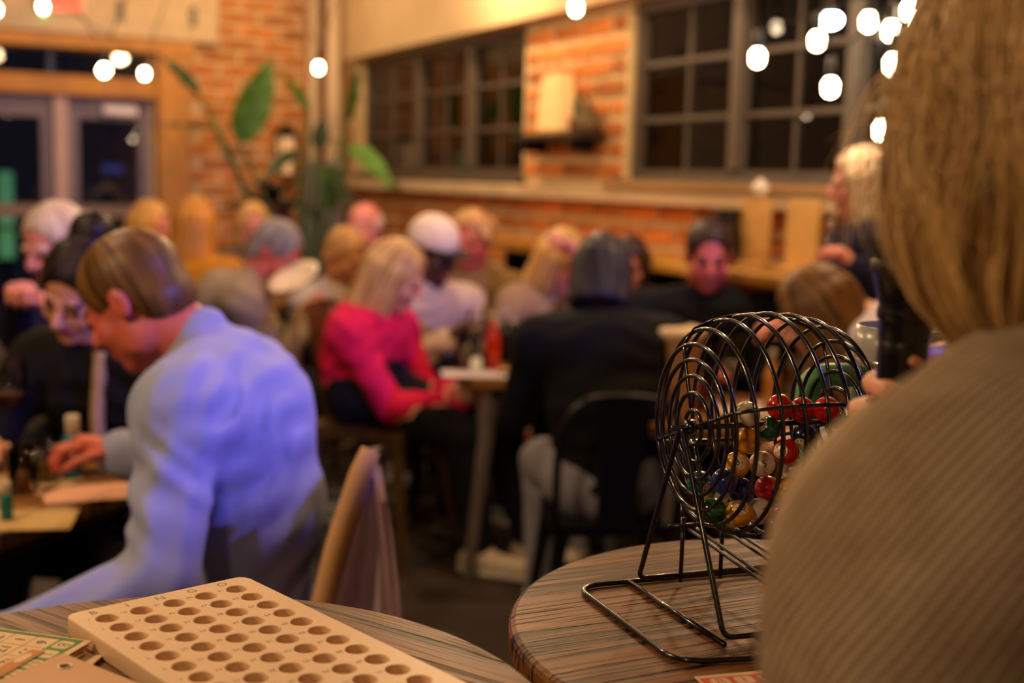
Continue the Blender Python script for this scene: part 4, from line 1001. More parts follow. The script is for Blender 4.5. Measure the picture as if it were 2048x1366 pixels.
# strands of the bob
def bob_strands(p, n=7000):
    HC, R, s = p['HC'], p['R'], .955; lk = np.random.default_rng(5).uniform(0, 40, 400); r = np.random.default_rng(11); Vs, Fs, At = [], [], []; nv = 0
    prof_z = np.array([.128, .118, .095, .06, .02, -.03, -.053, -.081, -.10, -.114, -.125]); prof_r = np.array([.012, .045, .076, .095, .103, .106, .102, .092, .081, .068, .055])
    for i in range(n):
        a = r.uniform(-2.62, 2.62); wisp = i < 320
        li = int(round(a*13+100+.5*math.sin(a*31))); lock = (li-100)/13.; lv = lk[li]; jit = r.normal(0, .012); dep = r.uniform(0, 1)**1.6*.016
        zend = -.122+.008*math.sin(a*7)+r.uniform(-.012, .014); z0 = r.uniform(.02, .128) if r.random() < .5 else .126
        if wisp: zend = r.uniform(-.09, .02); a = r.uniform(-2.3, -.3); z0 = r.uniform(.03, .11)
        zs = np.linspace(z0, zend, 13); tt = np.linspace(0, 1, 13)
        rr = np.interp(zs, prof_z[::-1], prof_r[::-1])-dep+(.0035*math.sin(lv*7)-.006*min(1, abs(lock-a)*26)**2)*np.clip(tt*2.5, 0, 1)
        wav = .10*np.sin(zs*38+lock*9)*tt+jit*tt*1.5+.035*(lock-a)*tt*3
        if wisp: rr = rr+tt**1.3*r.uniform(.006, .045)+.004*np.sin(tt*9+i); wav = wav+r.normal(0, .25)*tt
        aa = a+wav; sw_ = .0
        x = rr*np.sin(aa)*.90; y = -rr*np.cos(aa)*1.06-.014+ .012*tt**2
        P = HC+(np.stack([x, y, zs], 1)*s)@R.T
        w_ = (.00045 if wisp else r.uniform(.0004, .0010))*np.clip(1.1-tt**4*.8, .2, 1)
        T = np.gradient(P, axis=0); T /= np.linalg.norm(T, axis=1)[:, None]; ou = P-HC; ou -= T*np.sum(ou*T, 1)[:, None]; ou /= np.linalg.norm(ou, axis=1)[:, None]+1e-9; sd = np.cross(T, ou)
        ring_ = [P+sd*w_[:, None], P+ou*w_[:, None]*.9, P-sd*w_[:, None]]
        V = np.stack(ring_, 1).reshape(-1, 3); Vs.append(V)
        for k in range(12):
            b0 = nv+k*3
            for j in range(3): Fs.append((b0+j, b0+(j+1) % 3, b0+3+(j+1) % 3, b0+3+j))
        sh_ = r.normal(0, .45); At.append(np.repeat(np.stack([np.full(13, lv+sh_*.35), zs*4, np.full(13, dep*60+sh_)], 1), 3, 0)); nv += len(V)
    me = np_mesh('hair_strands', np.concatenate(Vs)-p['o'], np.array(Fs)); set_vec(me, 'strand', np.concatenate(At)); return me
hs_ = link('hair_strands', bob_strands(FW), hair_mat('blonde_strands', '#744a16', '#ffd690', .34), FW['root'])

# ---- table of the man in the blue shirt
m_shirt = mat('blue_shirt', '#9398b8', .8, var=.05, vs=14, bump=.15, bs=300)
P1 = person('man in a pale blue dress shirt bending over the table at the left', at(272, 602, 2.33), 176, lean=7, seat=.50, yaw=-8, pitch=35, s=1.0, bulk=1.05, shdrop=.078, slouch=.042, loose=.017,
            hands={-1: ('w', *at(15, 1290, 1.98)), 1: ('w', *at(236, 908, 2.6))}, elbow=(.3, -.1, -.6), curl=(.5, .75), hair=('short', '#3b230e', '#7a5326'), skin_n='ruddy', top='#b4b6cc', top_name='shirt', tmat=m_shirt, wr_axis=(.83, .1, -.55), wr_lam=.078, folds=[(at(530, 850, 2.18), (.86, 0, -.5), .062, .006, .15), (at(600, 1000, 2.2), (.86, 0, -.5), .07, .005, .12), (at(290, 985, 2.05), (-.55, -.1, -.8), .05, .006, .08), (at(410, 800, 2.08), (.7, 0, -.7), .06, .004, .08)], collar=True, trousers='#1c1712', shoes='#1a1512', h=.008, wr=.0032, pitch_neck=47)
P2 = person('woman with a dark hair bun in a black jacket looking down', at(160, 578, 3.05), 262, lean=14, seat=.47, yaw=-8, pitch=32, roll=-16, s=1.03, fem=True, hair=('bun', '#0c0706', '#2a1710'), skin_n='fair', top='#141210', top_name='jacket',
            hands={-1: ('w', -.90, 2.84, .80), 1: ('w', -1.22, 2.83, .80)}, h=.011, wr=.006, slouch=.05)
# pale scarf and round buttons of her jacket
o2 = P2['o']; fr_ = -P2['sp']*0+P2['fw']; sc_ = MB(); fp_ = unit(P2['fw']-P2['sp']*(P2['fw']@P2['sp'])); on_chest = lambda t, r: P2['N']-P2['sp']*t+fp_*(.078+.042*min(t/.12, 1))+P2['rt']*r-o2
sc_.tube(bez([on_chest(-.01, -.045), on_chest(.06, -.042), on_chest(.15, -.036), on_chest(.26, -.032)], 5), .018, 8)
sc_.build('scarf', mat('scarf_cream', '#b49468', .8, bump=.3), P2['root'], True)
for (bx_, bz_) in ((134, 775), (168, 782)):
    p_ = on_chest(.20, -.005 if bx_ < 150 else -.075)+fp_*.03; b = MB(); b.sphere(p_, .012, 10, 6); b.build('button', mat('button_brass', '#d9a860', .25, metal=.9), P2['root'], True)
P3 = person('white haired person in a navy top with one raised hand', at(112, 492, 3.75), 235, lean=8, seat=.46, yaw=10, pitch=18, s=1.02, hair=('short', '#b39a80', '#e6d0b4'), skin_n='pink', top='#17162c', hands={1: ('w', *at(40, 600, 3.45)), -1: (.12, .3, .8)}, elbow=(.6, -.2, -.8), curl=(.5, 1.0))
# ---- table of the woman in pink
PK = person('woman with long blonde hair in a hot pink sweater sitting sideways', at(792, 552, 4.72), 338, lean=10, seat=.52, yaw=8, pitch=26, s=1.06, fem=True, hair=('long', '#8a6230', '#dfb574'), skin_n='fair', top='#d8174e', top_name='sweater', bulk=1.1,
            hands={1: (.02, .42, .63), -1: (.02, .36, .66)}, trousers='#0e0d14', shoes='#cbb79a', knees={1: (.44, .0, .50, -.02), -1: (.46, .0, .62, .02)}, h=.011, wr=.006, slouch=.05)
CP = person('man in a white cap and cream hooded sweatshirt across the table', at(866, 505, 5.35), 312, lean=6, seat=.46, yaw=10, pitch=16, s=1.12, hair=('short', '#0a0808', '#1c1410'), skin_n='dark', top='#cdb6a4', top_name='hoodie', cap=('#e6d4c0', '#15131a'), bulk=1.2, hands={1: (.12, .36, .80), -1: (.10, .36, .80)}, wr=.005, collar=True)
b = MB(); nn_ = CP['N']-CP['o']; b.tube([nn_+CP['rt']*.085*math.cos(t)+CP['fw']*(.085*math.sin(t)-.005)+UPV*(.012-.03*math.sin(t)) for t in np.linspace(0, 2*PI, 25)[:-1]], .027, 8, True); b.build('hood', mat('fabric_#cdb6a4', '#cdb6a4'), CP['root'], True)
RB = person('ruddy faced man with light curly hair behind the white cap', at(942, 478, 5.95), 255, lean=4, seat=.48, pitch=10, s=1.08, hair=('curly', '#9a6a30', '#e0b070'), skin_n='ruddy', top='#8a6a44', h=.014)
TN = person('blond person in a tan shirt resting a hand on the face', at(1128, 522, 5.4), 300, lean=14, seat=.46, yaw=15, pitch=28, s=1.08, fem=True, hair=('bob', '#9a6f36', '#d9ab62'), skin_n='pink', top='#a08460', hands={-1: ('w', *at(1158, 520, 5.22)), 1: (.14, .34, .8)}, curl=(.35, .4), elbow=(.7, .2, -.8), side=-8, h=.013)
BK = person('dark haired person in a black sweater seen from behind', at(1203, 545, 3.95), 96, lean=18, seat=.46, pitch=30, yaw=-12, s=.95, bulk=1.15, shdrop=.085, hair=('bob', '#0c0909', '#2a2024'), skin_n='fair', top='#090809', top_name='sweater', trousers='#8e8a92', shoes='#ddd', h=.011, hands={-1: (.12, .38, .80), 1: (.12, .38, .80)}, slouch=.05, wr=.003)
WS = person('person in a white shirt mostly hidden behind the dark haired person', at(1258, 528, 5.1), 262, lean=10, seat=.46, pitch=20, s=.9, hair=('bob', '#30201c', '#4a342a'), skin_n='pink', top='#d6c8d4', h=.014)
# ---- table of the man in black
MBk = person('man with cropped dark hair in a black sweater facing the room', at(1418, 512, 4.5), 266, lean=6, seat=.46, pitch=16, s=1.03, bulk=1.25, hair=('short', '#150c0a', '#3a2018'), skin_n='ruddy', top='#0d0b0c', top_name='sweater', collar=True, hands={-1: (.05, .34, .80), 1: (.06, .34, .80)}, h=.012)
BH = person('woman with long brown hair in a white blouse seen from behind', at(1634, 626, 3.2), 158, lean=20, seat=.54, pitch_neck=70, pitch=34, yaw=-6, s=.93, fem=True, hair=('long', '#2c190a', '#8a5c24'), skin_n='fair', top='#cfc4cc', top_name='blouse', h=.011, hands={-1: (.10, .36, .80), 1: (.10, .36, .80)}, trousers='#22202a')
ST = person('woman standing by the wall in a navy top with pale hair', at(1722, 368, 4.05), 176, lean=2, stand=True, pitch=8, s=.92, fem=True, hair=('long', '#a8845a', '#e6cdb4'), skin_n='pink', top='#15112e', top_name='blouse', h=.012, hands={-1: ('w', *(at(1712, 535, 3.86))), 1: (.1, .25, 1.0)}, elbow=(.5, -.3, -.8), curl=(.8, .5))
# ---- people farther back
GM = person('grey haired man in a taupe quarter zip leaning to the right', at(552, 505, 5.2), 10, lean=24, seat=.46, pitch=34, yaw=-25, s=1.06, bulk=1.2, hair=('short', '#55504e', '#9a938c'), skin_n='ruddy', top='#94826a', top_name='pullover', collar=True, hands={1: (.02, .42, .86), -1: (.06, .42, .86)}, slouch=.08, h=.012)
BL = person('bald man at the far side of the room beside the pipes', at(728, 455, 7.0), 240, lean=4, seat=.47, pitch=12, s=1.1, hair=('receding', '#b09a86', '#d8c4ae'), skin_n='pink', top='#4a4654', h=.014)
YB = person('blond person in a pale grey tee between the bald man and the pink sweater', at(692, 512, 6.3), 322, lean=8, seat=.44, pitch=22, s=1.12, hair=('short', '#8a5f2a', '#d2a05a'), skin_n='tan', top='#b3a695', sleeve='short', hands={-1: (.08, .34, .80), 1: (.02, .34, .80)}, h=.013)
B5 = person('blond person near the timber column facing right', at(302, 452, 7.0), 340, lean=6, seat=.46, pitch=10, s=1.08, hair=('bob', '#b07c38', '#eeb866'), skin_n='pink', top='#4a3a2c', h=.014)
B6 = person('person with ochre hair in a mustard jacket seen from behind', at(392, 452, 6.2), 80, lean=6, seat=.47, pitch=8, s=1.1, bulk=1.15, fem=True, hair=('long', '#9a6420', '#c88a38'), skin_n='tan', top='#b07622', top_name='jacket', h=.014)
B7 = person('blond person in a cream top behind the grey haired man', at(506, 448, 7.7), 285, lean=4, seat=.47, pitch=8, s=1.05, hair=('bob', '#b9863f', '#edc07c'), skin_n='pink', top='#6a5440', fem=True, h=.014)
# chairs under the seated people
seat_for(PK, 'bronze metal chair under the woman in the pink sweater', 338, m_gold, .52)
seat_for(BK, 'dark metal chair with a hoop back behind the person in black', 96, None, .46, .0)
for p, l, ph, st_ in ((P2, 'dark metal chair under the woman with the hair bun', 262, .47), (P3, 'dark metal chair under the person in navy', 235, .46), (CP, 'dark metal chair under the man in the white cap', 312, .46), (RB, 'dark metal chair under the curly haired man', 255, .48), (TN, 'dark metal chair under the person in the tan shirt', 300, .46),
              (WS, 'dark metal chair under the person in the white shirt', 262, .46), (MBk, 'dark metal chair under the man in the black sweater', 266, .46), (BH, 'dark metal chair under the woman in the white blouse', 158, .54), (GM, 'dark metal chair under the grey haired man', 10, .46), (BL, 'dark metal chair under the bald man', 240, .47), (YB, 'dark metal chair under the person in the grey tee', 322, .44),
              (B5, 'dark metal chair under the blond person by the column', 340, .46), (B6, 'dark metal chair under the person in the mustard jacket', 80, .47), (B7, 'dark metal chair under the blond person behind the grey man', 285, .47)):
    seat_for(p, l, ph, None, st_)
c1_ = seat_for(P1, 'metal chair under the man in the blue shirt', 176, m_gun, .50, .02)

# ================================================================== things on tables and around the room
m_gl = glass_mat('drink_glass', (.93, .92, .9), .02, 1.45)
def drink(kind, label, p, s=1., col='#3a1a10', group='glasses and bottles on the tables'):
    e = empty(kind, p, 0, label, {'wine_glass': 'glass', 'glass_tumbler': 'glass', 'bottle': 'bottle', 'candle_jar': 'candle', 'paper_cup': 'cup', 'dauber': 'dauber'}[kind], group)
    if kind == 'wine_glass':
        MB().lathe([(.033, 0), (.034, .003), (.006, .008), (.004, .02), (.004, .085), (.012, .095), (.032, .115), (.040, .145), (.038, .18), (.032, .205)], n=24, capt=False).build('bowl_and_stem', m_gl, e, True)
        MB().lathe([(.006, .100), (.028, .116), (.034, .130)], n=20).build('drink', mat('wine_'+col, col, .1, trans=.3), e, True)
    elif kind == 'glass_tumbler':
        MB().lathe([(.030, 0), (.033, .004), (.038, .11), (.0365, .11), (.031, .008)], n=24, capt=False).build('glass_wall', m_gl, e, True)
        MB().lathe([(.028, .009), (.034, .070)], n=20).build('drink', mat('drink_'+col, col, .1, trans=.4), e, True)
    elif kind == 'bottle':
        MB().lathe([(.028, 0), (.031, .004), (.031, .12), (.026, .145), (.012, .17), (.011, .2)], n=20).build('bottle_body', mat('bottle_'+col, col, .2, coat=.4), e, True)
        MB().lathe([(.0135, .198), (.0135, .222), (.012, .224)], n=16).build('cap', mat('bottle_cap', '#b8a890', .4), e, True)
    elif kind == 'dauber':
        MB().lathe([(.018, 0), (.0195, .003), (.0195, .075), (.016, .085), (.011, .09)], n=20).build('bottle_body', mat('dauber_'+col, col, .35), e, True)
        MB().lathe([(.013, .088), (.0135, .122), (.012, .125)], n=16).build('cap', mat('dauber_cap', '#cbbca8', .4), e, True)
    elif kind == 'candle_jar':
        MB().lathe([(.030, 0), (.034, .004), (.036, .07), (.033, .075), (.031, .07), (.03, .01)], n=20, capt=False).build('jar', m_gl, e, True)
        MB().lathe([(.028, .006), (.029, .045)], n=18).build('wax', mat('candle_wax', '#f0d8b0', .5, emit=.4), e, True)
    elif kind == 'paper_cup':
        MB().lathe([(.030, 0), (.031, .002), (.041, .11), (.043, .112), (.043, .116), (.040, .116)], n=22, capt=False).build('cup_wall', mat('kraft_'+col, col, .8, var=.06), e, True)
        MB().lathe([(.043, .112), (.045, .117), (.044, .124), (.034, .128)], n=22).build('cup_lid', mat('lid_tan', '#d7b98e', .5), e, True)
    e.scale = (s, s, s); return e
def sheet(label, p, rz, w_, d_, col, nm='paper_sheet', cat='paper', grp='papers on the tables'):
    o = MB().box((-w_/2, -d_/2, 0), (w_/2, d_/2, .0015)).build(nm, mat('sheet_'+col, col, .8, var=.08, vs=30), None, loc=p, rot=(0, 0, rz)); return tag(o, label, cat, grp)
ZA = .7555
pz = lambda x, y, z: onz(x, y, z)
drink('wine_glass', 'stemmed glass at the left picture edge on the blue shirt man\'s table', (*pz(18, 905, ZA)[:2], ZA), 1.15, '#8a5a30')
drink('glass_tumbler', 'short tumbler on the left table in front of the bun woman', (*pz(48, 985, ZA)[:2], ZA), .9, '#b07a3a')
drink('glass_tumbler', 'tumbler with amber drink beside the teal dauber', (*pz(92, 962, ZA)[:2], ZA), .8, '#c08a48')
drink('dauber', 'teal ink dauber standing by the man\'s hand', (*pz(146, 955, ZA)[:2], ZA), 1.15, '#11616c')
drink('dauber', 'short teal dauber at the near corner of the left table', (*pz(14, 1040, ZA)[:2], ZA), .62, '#0f6a64')
sheet('bingo paper under the man\'s writing hand', (*pz(185, 985, ZA)[:2], ZA), .4, .20, .14, '#d8a184'); sheet('pale paper sheet near the edge of the left table', (*pz(60, 1040, ZA)[:2], ZA), .2, .17, .15, '#c8a468'); sheet('paper sheet lying between the glasses on the left table', (*pz(50, 965, ZA)[:2], ZA), -.3, .2, .16, '#caa878')
ZB = .7505
drink('bottle', 'red and orange bottle on the pink sweater woman\'s table', (*pz(984, 738, ZB)[:2], ZB), .95, '#c22a12'); drink('bottle', 'black bottle behind the red one', (*pz(1006, 722, ZB)[:2], ZB), .9, '#070606')
drink('candle_jar', 'glowing candle jar left of the red bottle', (*pz(952, 742, ZB)[:2], ZB), 1.); drink('glass_tumbler', 'tall water glass left of the candle jar', (*pz(935, 735, ZB)[:2], ZB), 1.25, '#c8b89a'); drink('wine_glass', 'wine glass in front of the cream hoodie', (*pz(952, 722, ZB)[:2], ZB), 1., '#d0b080')
drink('glass_tumbler', 'drink glass near the black sweater\'s elbow', (*pz(1040, 728, ZB)[:2], ZB), 1.35, '#b98a50'); drink('glass_tumbler', 'glass behind the black bottle', (*pz(1030, 712, ZB)[:2], ZB), 1.2, '#9aa0b0')
sheet('white bingo sheet at the table corner by the pink sweater', (*pz(955, 748, ZB)[:2], ZB), .1, .26, .16, '#c9bcc4'); sheet('tan sheet in front of the black sweater', (*pz(1050, 742, ZB)[:2], ZB), .3, .22, .16, '#c99a5c')
ZC = .7505
drink('paper_cup', 'large kraft paper cup on the black sweater man\'s table', (*at(1352, 660, 3.85)[:2], ZC), 2.1, '#c79a62'); drink('wine_glass', 'stemmed glass in front of the man in the black sweater', (*at(1466, 700, 4.0)[:2], ZC), 1.1, '#a89888')
drink('glass_tumbler', 'glass of red drink behind the wire cage', (*at(1405, 690, 3.9)[:2], ZC), 1.3, '#a01420'); drink('bottle', 'amber bottle behind the wire cage', (*at(1548, 690, 3.95)[:2], ZC), .85, '#b8792c'); sheet('bingo sheet on the black sweater man\'s table', (*at(1500, 760, 3.95)[:2], ZC), .3, .24, .2, '#c9b6a6')
drink('glass_tumbler', 'glass on the grey haired man\'s table', (-.55, 5.85, .7505), 1.1, '#b08850'); drink('candle_jar', 'candle jar on the grey haired man\'s table', (-.35, 6.0, .7505), 1.)
e = empty('paper_plate', at(590, 556, 5.05)-np.array([0, 0, .01]), 0, 'white paper plate lifted in front of the grey haired man', 'plate'); MB().lathe([(.02, .0), (.075, .002), (.085, .012), (.11, .02), (.111, .022), (.085, .015), (.07, .006)], n=28).build('plate', mat('plate_white', '#e6d0ae', .6), e, True); e.rotation_euler = (math.radians(25), math.radians(-22), 0)
sp_ = P1['wr'][1]
# crossed sneaker of the woman in pink etc. are parts of her figure
# ---- jacket hung on the chair of the man in the blue shirt
A0, A1, A2 = at(744, 925, 2.06), at(556, 1190, 1.92), at(780, 1240, 2.02)
jk = empty('jacket', (A0[0], A0[1], 0), 0, 'mauve jacket with tan lining hung over the chair back', 'jacket'); jo = np.array([A0[0], A0[1], 0])
nu, nvv = 26, 26; V = []; 
for i in range(nu+1):
    for j in range(nvv+1):
        u, v = i/nu, j/nvv                     # v: top to bottom, u: from lining edge to outer edge
        left = A0+(A1+np.array([0, 0, -.30])-A0)*v; right = A0+(A2+np.array([.02, .02, -.30])-A0)*v+np.array([.012, 0, 0])*math.sin(v*PI)
        p = left+(right-left)*u; fold = .022*math.sin(u*9+v*1.5)*min(1, v*2.2); p = p+np.array([.2, -.9, 0])*fold*(.4+.6*u)
        V.append(p-jo)
Vb = [p+np.array([.01, .035, 0]) for p in V]; F = []; W_ = nvv+1
for i in range(nu):
    for j in range(nvv): a = i*W_+j; F.append((a, a+W_, a+W_+1, a+1)); F.append(tuple(len(V)+q for q in (a, a+1, a+W_+1, a+W_)))
for j in range(nvv): a = j; F.append((a, a+1, len(V)+a+1, len(V)+a)); a = nu*W_+j; F.append((a, len(V)+a, len(V)+a+1, a+1))
for i in range(nu): a = i*W_; F.append((a, len(V)+a, len(V)+a+W_, a+W_)); a += nvv; F.append((a, a+W_, len(V)+a+W_, len(V)+a))
MB().add(V+Vb, F).build('jacket_cloth', mat('mauve_cloth', '#b295a6', .85, var=.1, bump=.3), jk, True)
b = MB(); dl = (A1+np.array([0, 0, -.30])-A0); b.tube([A0-jo+np.array([-.006, -.006, .012])+dl*t+np.array([-.008, -.004, 0])*math.sin(t*6) for t in np.linspace(-.02, 1, 14)], [.016, .02]+[.018]*12, 10); b.build('lining_edge', mat('lining_tan', '#b98a58', .8, var=.08), jk, True)
# dark bag on the floor with blue light put on as a coloured patch, plus a pink one, under the black sweater's chair
bp_ = onz(1238, 1085, 0); bg = empty('backpack', (bp_[0], bp_[1]-.15, 0), .4, 'dark backpack with blue light put on as a coloured patch and a pink patch on the floor behind the cage', 'bag')
V, F = solid([('c', np.array([0, 0, .09]), np.array([0, .02, .26]), .10, .085, .04, (np.array([1., 0, 0]), 1.35)), ('c', np.array([0, -.08, .09]), np.array([0, -.075, .15]), .05, .045, .03, (np.array([1., 0, 0]), 1.8)), ('plane', (0, 0, .004), (0, 0, -1))], .012, wrinkles(.004, 9)); link('bag_body', np_mesh('bag_body', V, F), mat('bag_black', '#101018', .7), bg)
for x, c_, z in ((-.07, '#4a5ad0', .22), (-.09, '#c06a70', .14)):
    V, F = solid([('e', np.array([x, -.06, z]), np.array((.035, .06, .06)), np.eye(3), .01)], .01); link('patch', np_mesh('patch', V, F), mat('patch_'+c_, c_, .7), bg)
b = MB(); b.tube(bez([(-.05, .02, .33), (-.03, .02, .38), (.03, .02, .38), (.05, .02, .33)], 5), .009, 6); b.build('handle', m_dark, bg, True)

# ---- shelf on the brick pier with a cream paper bag, a cactus and a jar
sh_ = empty('wall_shelf', rw(3.46, 0, 1.655), RW_ROT, 'dark wooden shelf on the brick pier between the windows', 'shelf'); wbox('shelf_board', mat('shelf_dark', '#2a1b16', .6), sh_, (0, -.17, 0), (.74, -.012, .028), .003)
for x in (.1, .6): wbox('bracket', m_dark, sh_, (x, -.14, -.06), (x+.02, -.012, 0))
q = rw(3.83, .095, 1.6835); bg2 = empty('paper_form', q, RW_ROT, 'cream tapered paper form with an added glow on the brick pier shelf', 'lantern')
V = []
for z, hw_, hd in ((0, .122, .05), (.10, .115, .046), (.22, .10, .04), (.30, .088, .034)):
    for (a, c_) in ((-1, -1), (1, -1), (1, 1), (-1, 1)): V.append((a*hw_, c_*hd, z))
MB().add(V, [(0, 3, 2, 1), (12, 13, 14, 15)]+[(i*4+k, i*4+(k+1) % 4, i*4+4+(k+1) % 4, i*4+4+k) for i in range(3) for k in range(4)]).build('paper_sides', mat('glowing_paper', '#f2c27c', .8, var=.04, emit=.4), bg2)  # glow added so the cream paper reads brighter
wbox('form_base', mat('form_wood', '#b98a4c', .6), bg2, (-.126, -.055, -.001), (.126, .055, .02)); wbox('top_rim', MATS['form_wood'], bg2, (-.091, -.037, .298), (.091, .037, .308))
def cactus(label, p, rz=0.):
    e = empty('potted_cactus', p, rz, label, 'plant'); MB().lathe([(.03, 0), (.04, .06), (.044, .062), (.044, .075), (.038, .075)], n=18).build('pot', mat('terracotta', '#b5602c', .8), e, True)
    b = MB(); b.tube(bez([(0, 0, .06), (.003, 0, .12), (0, 0, .2)], 4), [.02, .022, .023, .023, .022, .021, .019, .015, .008], 10); b.build('stem', mat('cactus_green', '#4a5a2c', .7, bump=.6), e, True)
    b = MB(); b.tube(bez([(.01, 0, .11), (.05, 0, .12), (.055, 0, .17)], 4), .011, 8); b.build('arm', MATS['cactus_green'], e, True)
cactus('small cactus in a terracotta pot right of the cream paper form', rw(4.03, .09, 1.6835))
e = empty('stone_jar', rw(4.15, .10, 1.6835), 0, 'squat grey jar at the right end of the pier shelf', 'jar'); MB().lathe([(.04, 0), (.058, .02), (.06, .06), (.045, .085), (.04, .095), (.046, .1)], n=20).build('jar_body', mat('jar_grey', '#6e5a40', .7), e, True); MB().lathe([(.047, .1), (.047, .108), (.012, .115), (.012, .128)], n=18).build('jar_lid', MATS['jar_grey'], e, True)
# ---- things on the ledge counter
ZL = 1.1455
def on_ledge(px, n=.2):
    v = ray(px, 500); t = ((rw(0, n, 0)-CAM)@E2)/(v@E2); return CAM+v*t
for px, lb in ((1508, 'left of two upright tan boards on the ledge counter'), (1604, 'right of two upright tan boards on the ledge counter')):
    p = on_ledge(px, .17); e = empty('upright_board', (p[0], p[1], ZL), RW_ROT, lb, 'board', 'upright boards on the ledge counter')
    wbox('board', mat('board_tan', '#d8a55c', .7, var=.08), e, (-.085, -.012, .02), (.085, .012, .26), .003); wbox('foot', MATS['board_tan'], e, (-.095, -.05, 0), (.095, .05, .02), .003)
p = on_ledge(1515, .17); e = empty('round_ornament', (p[0], p[1], ZL+.262), 0, 'small white round ornament on top of the left upright board', 'ornament'); MB().lathe([(.012, 0), (.014, .004), (.028, .018), (.034, .036), (.028, .054), (.012, .066), (.008, .074)], n=18).build('ball', mat('ornament_white', '#ead8c4', .4), e, True)
p = on_ledge(1452, .22); e = empty('vase', (p[0], p[1], ZL), 0, 'dark squat vase on the ledge behind the man in the black sweater', 'vase'); MB().lathe([(.04, 0), (.058, .03), (.062, .09), (.05, .15), (.045, .19), (.05, .2)], n=20).build('vase_body', mat('vase_dark', '#1c120c', .5), e, True); MB().lathe([(.05, .2), (.056, .205), (.054, .215), (.046, .21)], n=20, capt=False).build('rim', MATS['vase_dark'], e, True)
p = on_ledge(1256, .2); drink('candle_jar', 'candle jar on the ledge above the black sweater person', (p[0], p[1], ZL), 1.)
p = on_ledge(1660, .2); drink('bottle', 'dark bottle on the ledge beside the right upright board', (p[0], p[1], ZL), .9, '#0d0907')

# ---- wall lantern
L0 = dw(.42, .0, 1.62); ln_ = empty('wall_lantern', L0, DW_ROT, 'black wall lantern on the brick by the plant', 'lantern')
wbox('back_plate', m_dark, ln_, (-.05, .0, -.10), (.05, .02, .14), .004)
MB().lathe([(.105, 0), (.11, .01), (.03, .085), (.012, .1)], (0, .13, .10), 16).build('cap', m_dark, ln_, True)
b = MB(); b.tube(bez([(0, .02, .10), (0, .08, .2), (0, .13, .19)], 5), .01, 6); b.build('arm', m_dark, ln_, True)
MB().lathe([(.05, -.17), (.075, .1)], (0, .13, 0), 12, False, False).build('glass_body', mat('lantern_glass', '#e8b47c', .3, emit=.6), ln_, True); MB().lathe([(.055, -.19), (.06, -.17)], (0, .13, 0), 12).build('base', m_dark, ln_, True)
for k in range(4): t = PI/4+k*PI/2; b = MB(); b.tube([(.052*math.cos(t), .13+.052*math.sin(t), -.17), (.078*math.cos(t), .13+.078*math.sin(t), .1)], .008, 5); b.build('frame_bar', m_dark, ln_)
# ---- exit sign
p = dw(2.02, .165, 2.50); es = empty('exit_sign', p, DW_ROT, 'lit red and white exit sign on the concrete beam', 'sign')
wbox('housing', mat('sign_white', '#e8cdb0', .5), es, (-.15, 0, 0), (.15, .04, .19), .006); wbox('face', mat('sign_face', '#ff6a48', .5, emit=.9), es, (-.135, .04, .015), (.135, .043, .175))
V, F = text_mesh('EXIT', .13); link('letters', MB().add([(-x, .0445, z_+.095) for x, z_, y in [(v[0], v[1], v[2]) for v in V]], F).mesh('letters'), mat('sign_red', '#ff3a1c', .5, emit=1.5), es)
b = MB(); b.sphere((.115, .045, -.012), .016, 10, 6); b.build('indicator', mat('led_green', '#18e070', .5, emit=6.), es, True)

# ---- tall plant in the corner
m_leaf = mat('leaf_green', '#3f6a16', .45, var=.25, vs=8); m_stem = mat('stem_green', '#3c5a1c', .6)
def leaf_mesh(L, W, bend, fold=.25):
    n = 14; V = []
    for i in range(n+1):
        t = i/n; w_ = W*(math.sin(PI*min(1, t**.75))**.8)*(1-.15*t)+.002; x = L*t; z = -bend*L*t*t
        for sy in (-1, -.5, 0, .5, 1): V.append((x*(1-.04*abs(sy)), w_*sy, z+fold*w_*abs(sy)+.008*math.sin(t*22+sy*2)*abs(sy)))
    F = []
    for i in range(n):
        for k in range(4): a = i*5+k; F.append((a, a+1, a+6, a+5))
    nV = len(V); V2 = [(x, y, z-.0015) for x, y, z in V]; F2 = [tuple(nV+q for q in f[::-1]) for f in F]
    return V+V2, F+F2
def plant_leaf(root, org, base, p0, p1, W, facing, m=None, bend=.1, stem=True):
    """stem from base to p0, leaf blade from p0 to p1 whose upper face looks along facing"""
    p0, p1, base = map(lambda q: np.array(q, float), (p0, p1, base)); L = np.linalg.norm(p1-p0); x = unit(p1-p0); z = np.array(facing, float); z = unit(z-x*(z@x)); y = np.cross(z, x)
    V, F = leaf_mesh(L, W, bend); V = [p0-org+x*v[0]+y*v[1]+z*v[2] for v in V]
    lf = MB().add(V, F).build('leaf', m or m_leaf, root, True)
    b = MB(); b.tube([p0-org+x*L*t-z*(bend*L*t*t)+z*.002 for t in np.linspace(0, .97, 8)], [.006*(1-t*.8) for t in np.linspace(0, 1, 8)], 5); b.build('midrib', m_stem, lf, True)
    if stem:
        md = (base+p0)/2+np.array([0, 0, .08]); b = MB(); b.tube(bez([base-org, md-org, p0-org], 6), [.014]*6+[.011]*7, 7); b.build('stem', m_stem, root, True)
pbx = at(612, 560, 8.35); pbase = np.array([pbx[0], pbx[1], 0])
pl = empty('potted_plant', pbase, 0, 'tall broad leaved plant in a planter in the brick corner', 'plant')
MB().lathe([(.17, 0), (.2, .02), (.23, .38), (.245, .40), (.245, .43), (.215, .43), (.21, .38)], n=28).build('planter', mat('planter_dark', '#3a332e', .7), pl, True)
MB().lathe([(.205, .36), (.21, .385)], n=24).build('soil', mat('soil', '#20160e', .95, bump=1., bs=40), pl)
cam_dir = np.array([.1, -1, .25]); b0 = pbase+np.array([0, 0, .38])
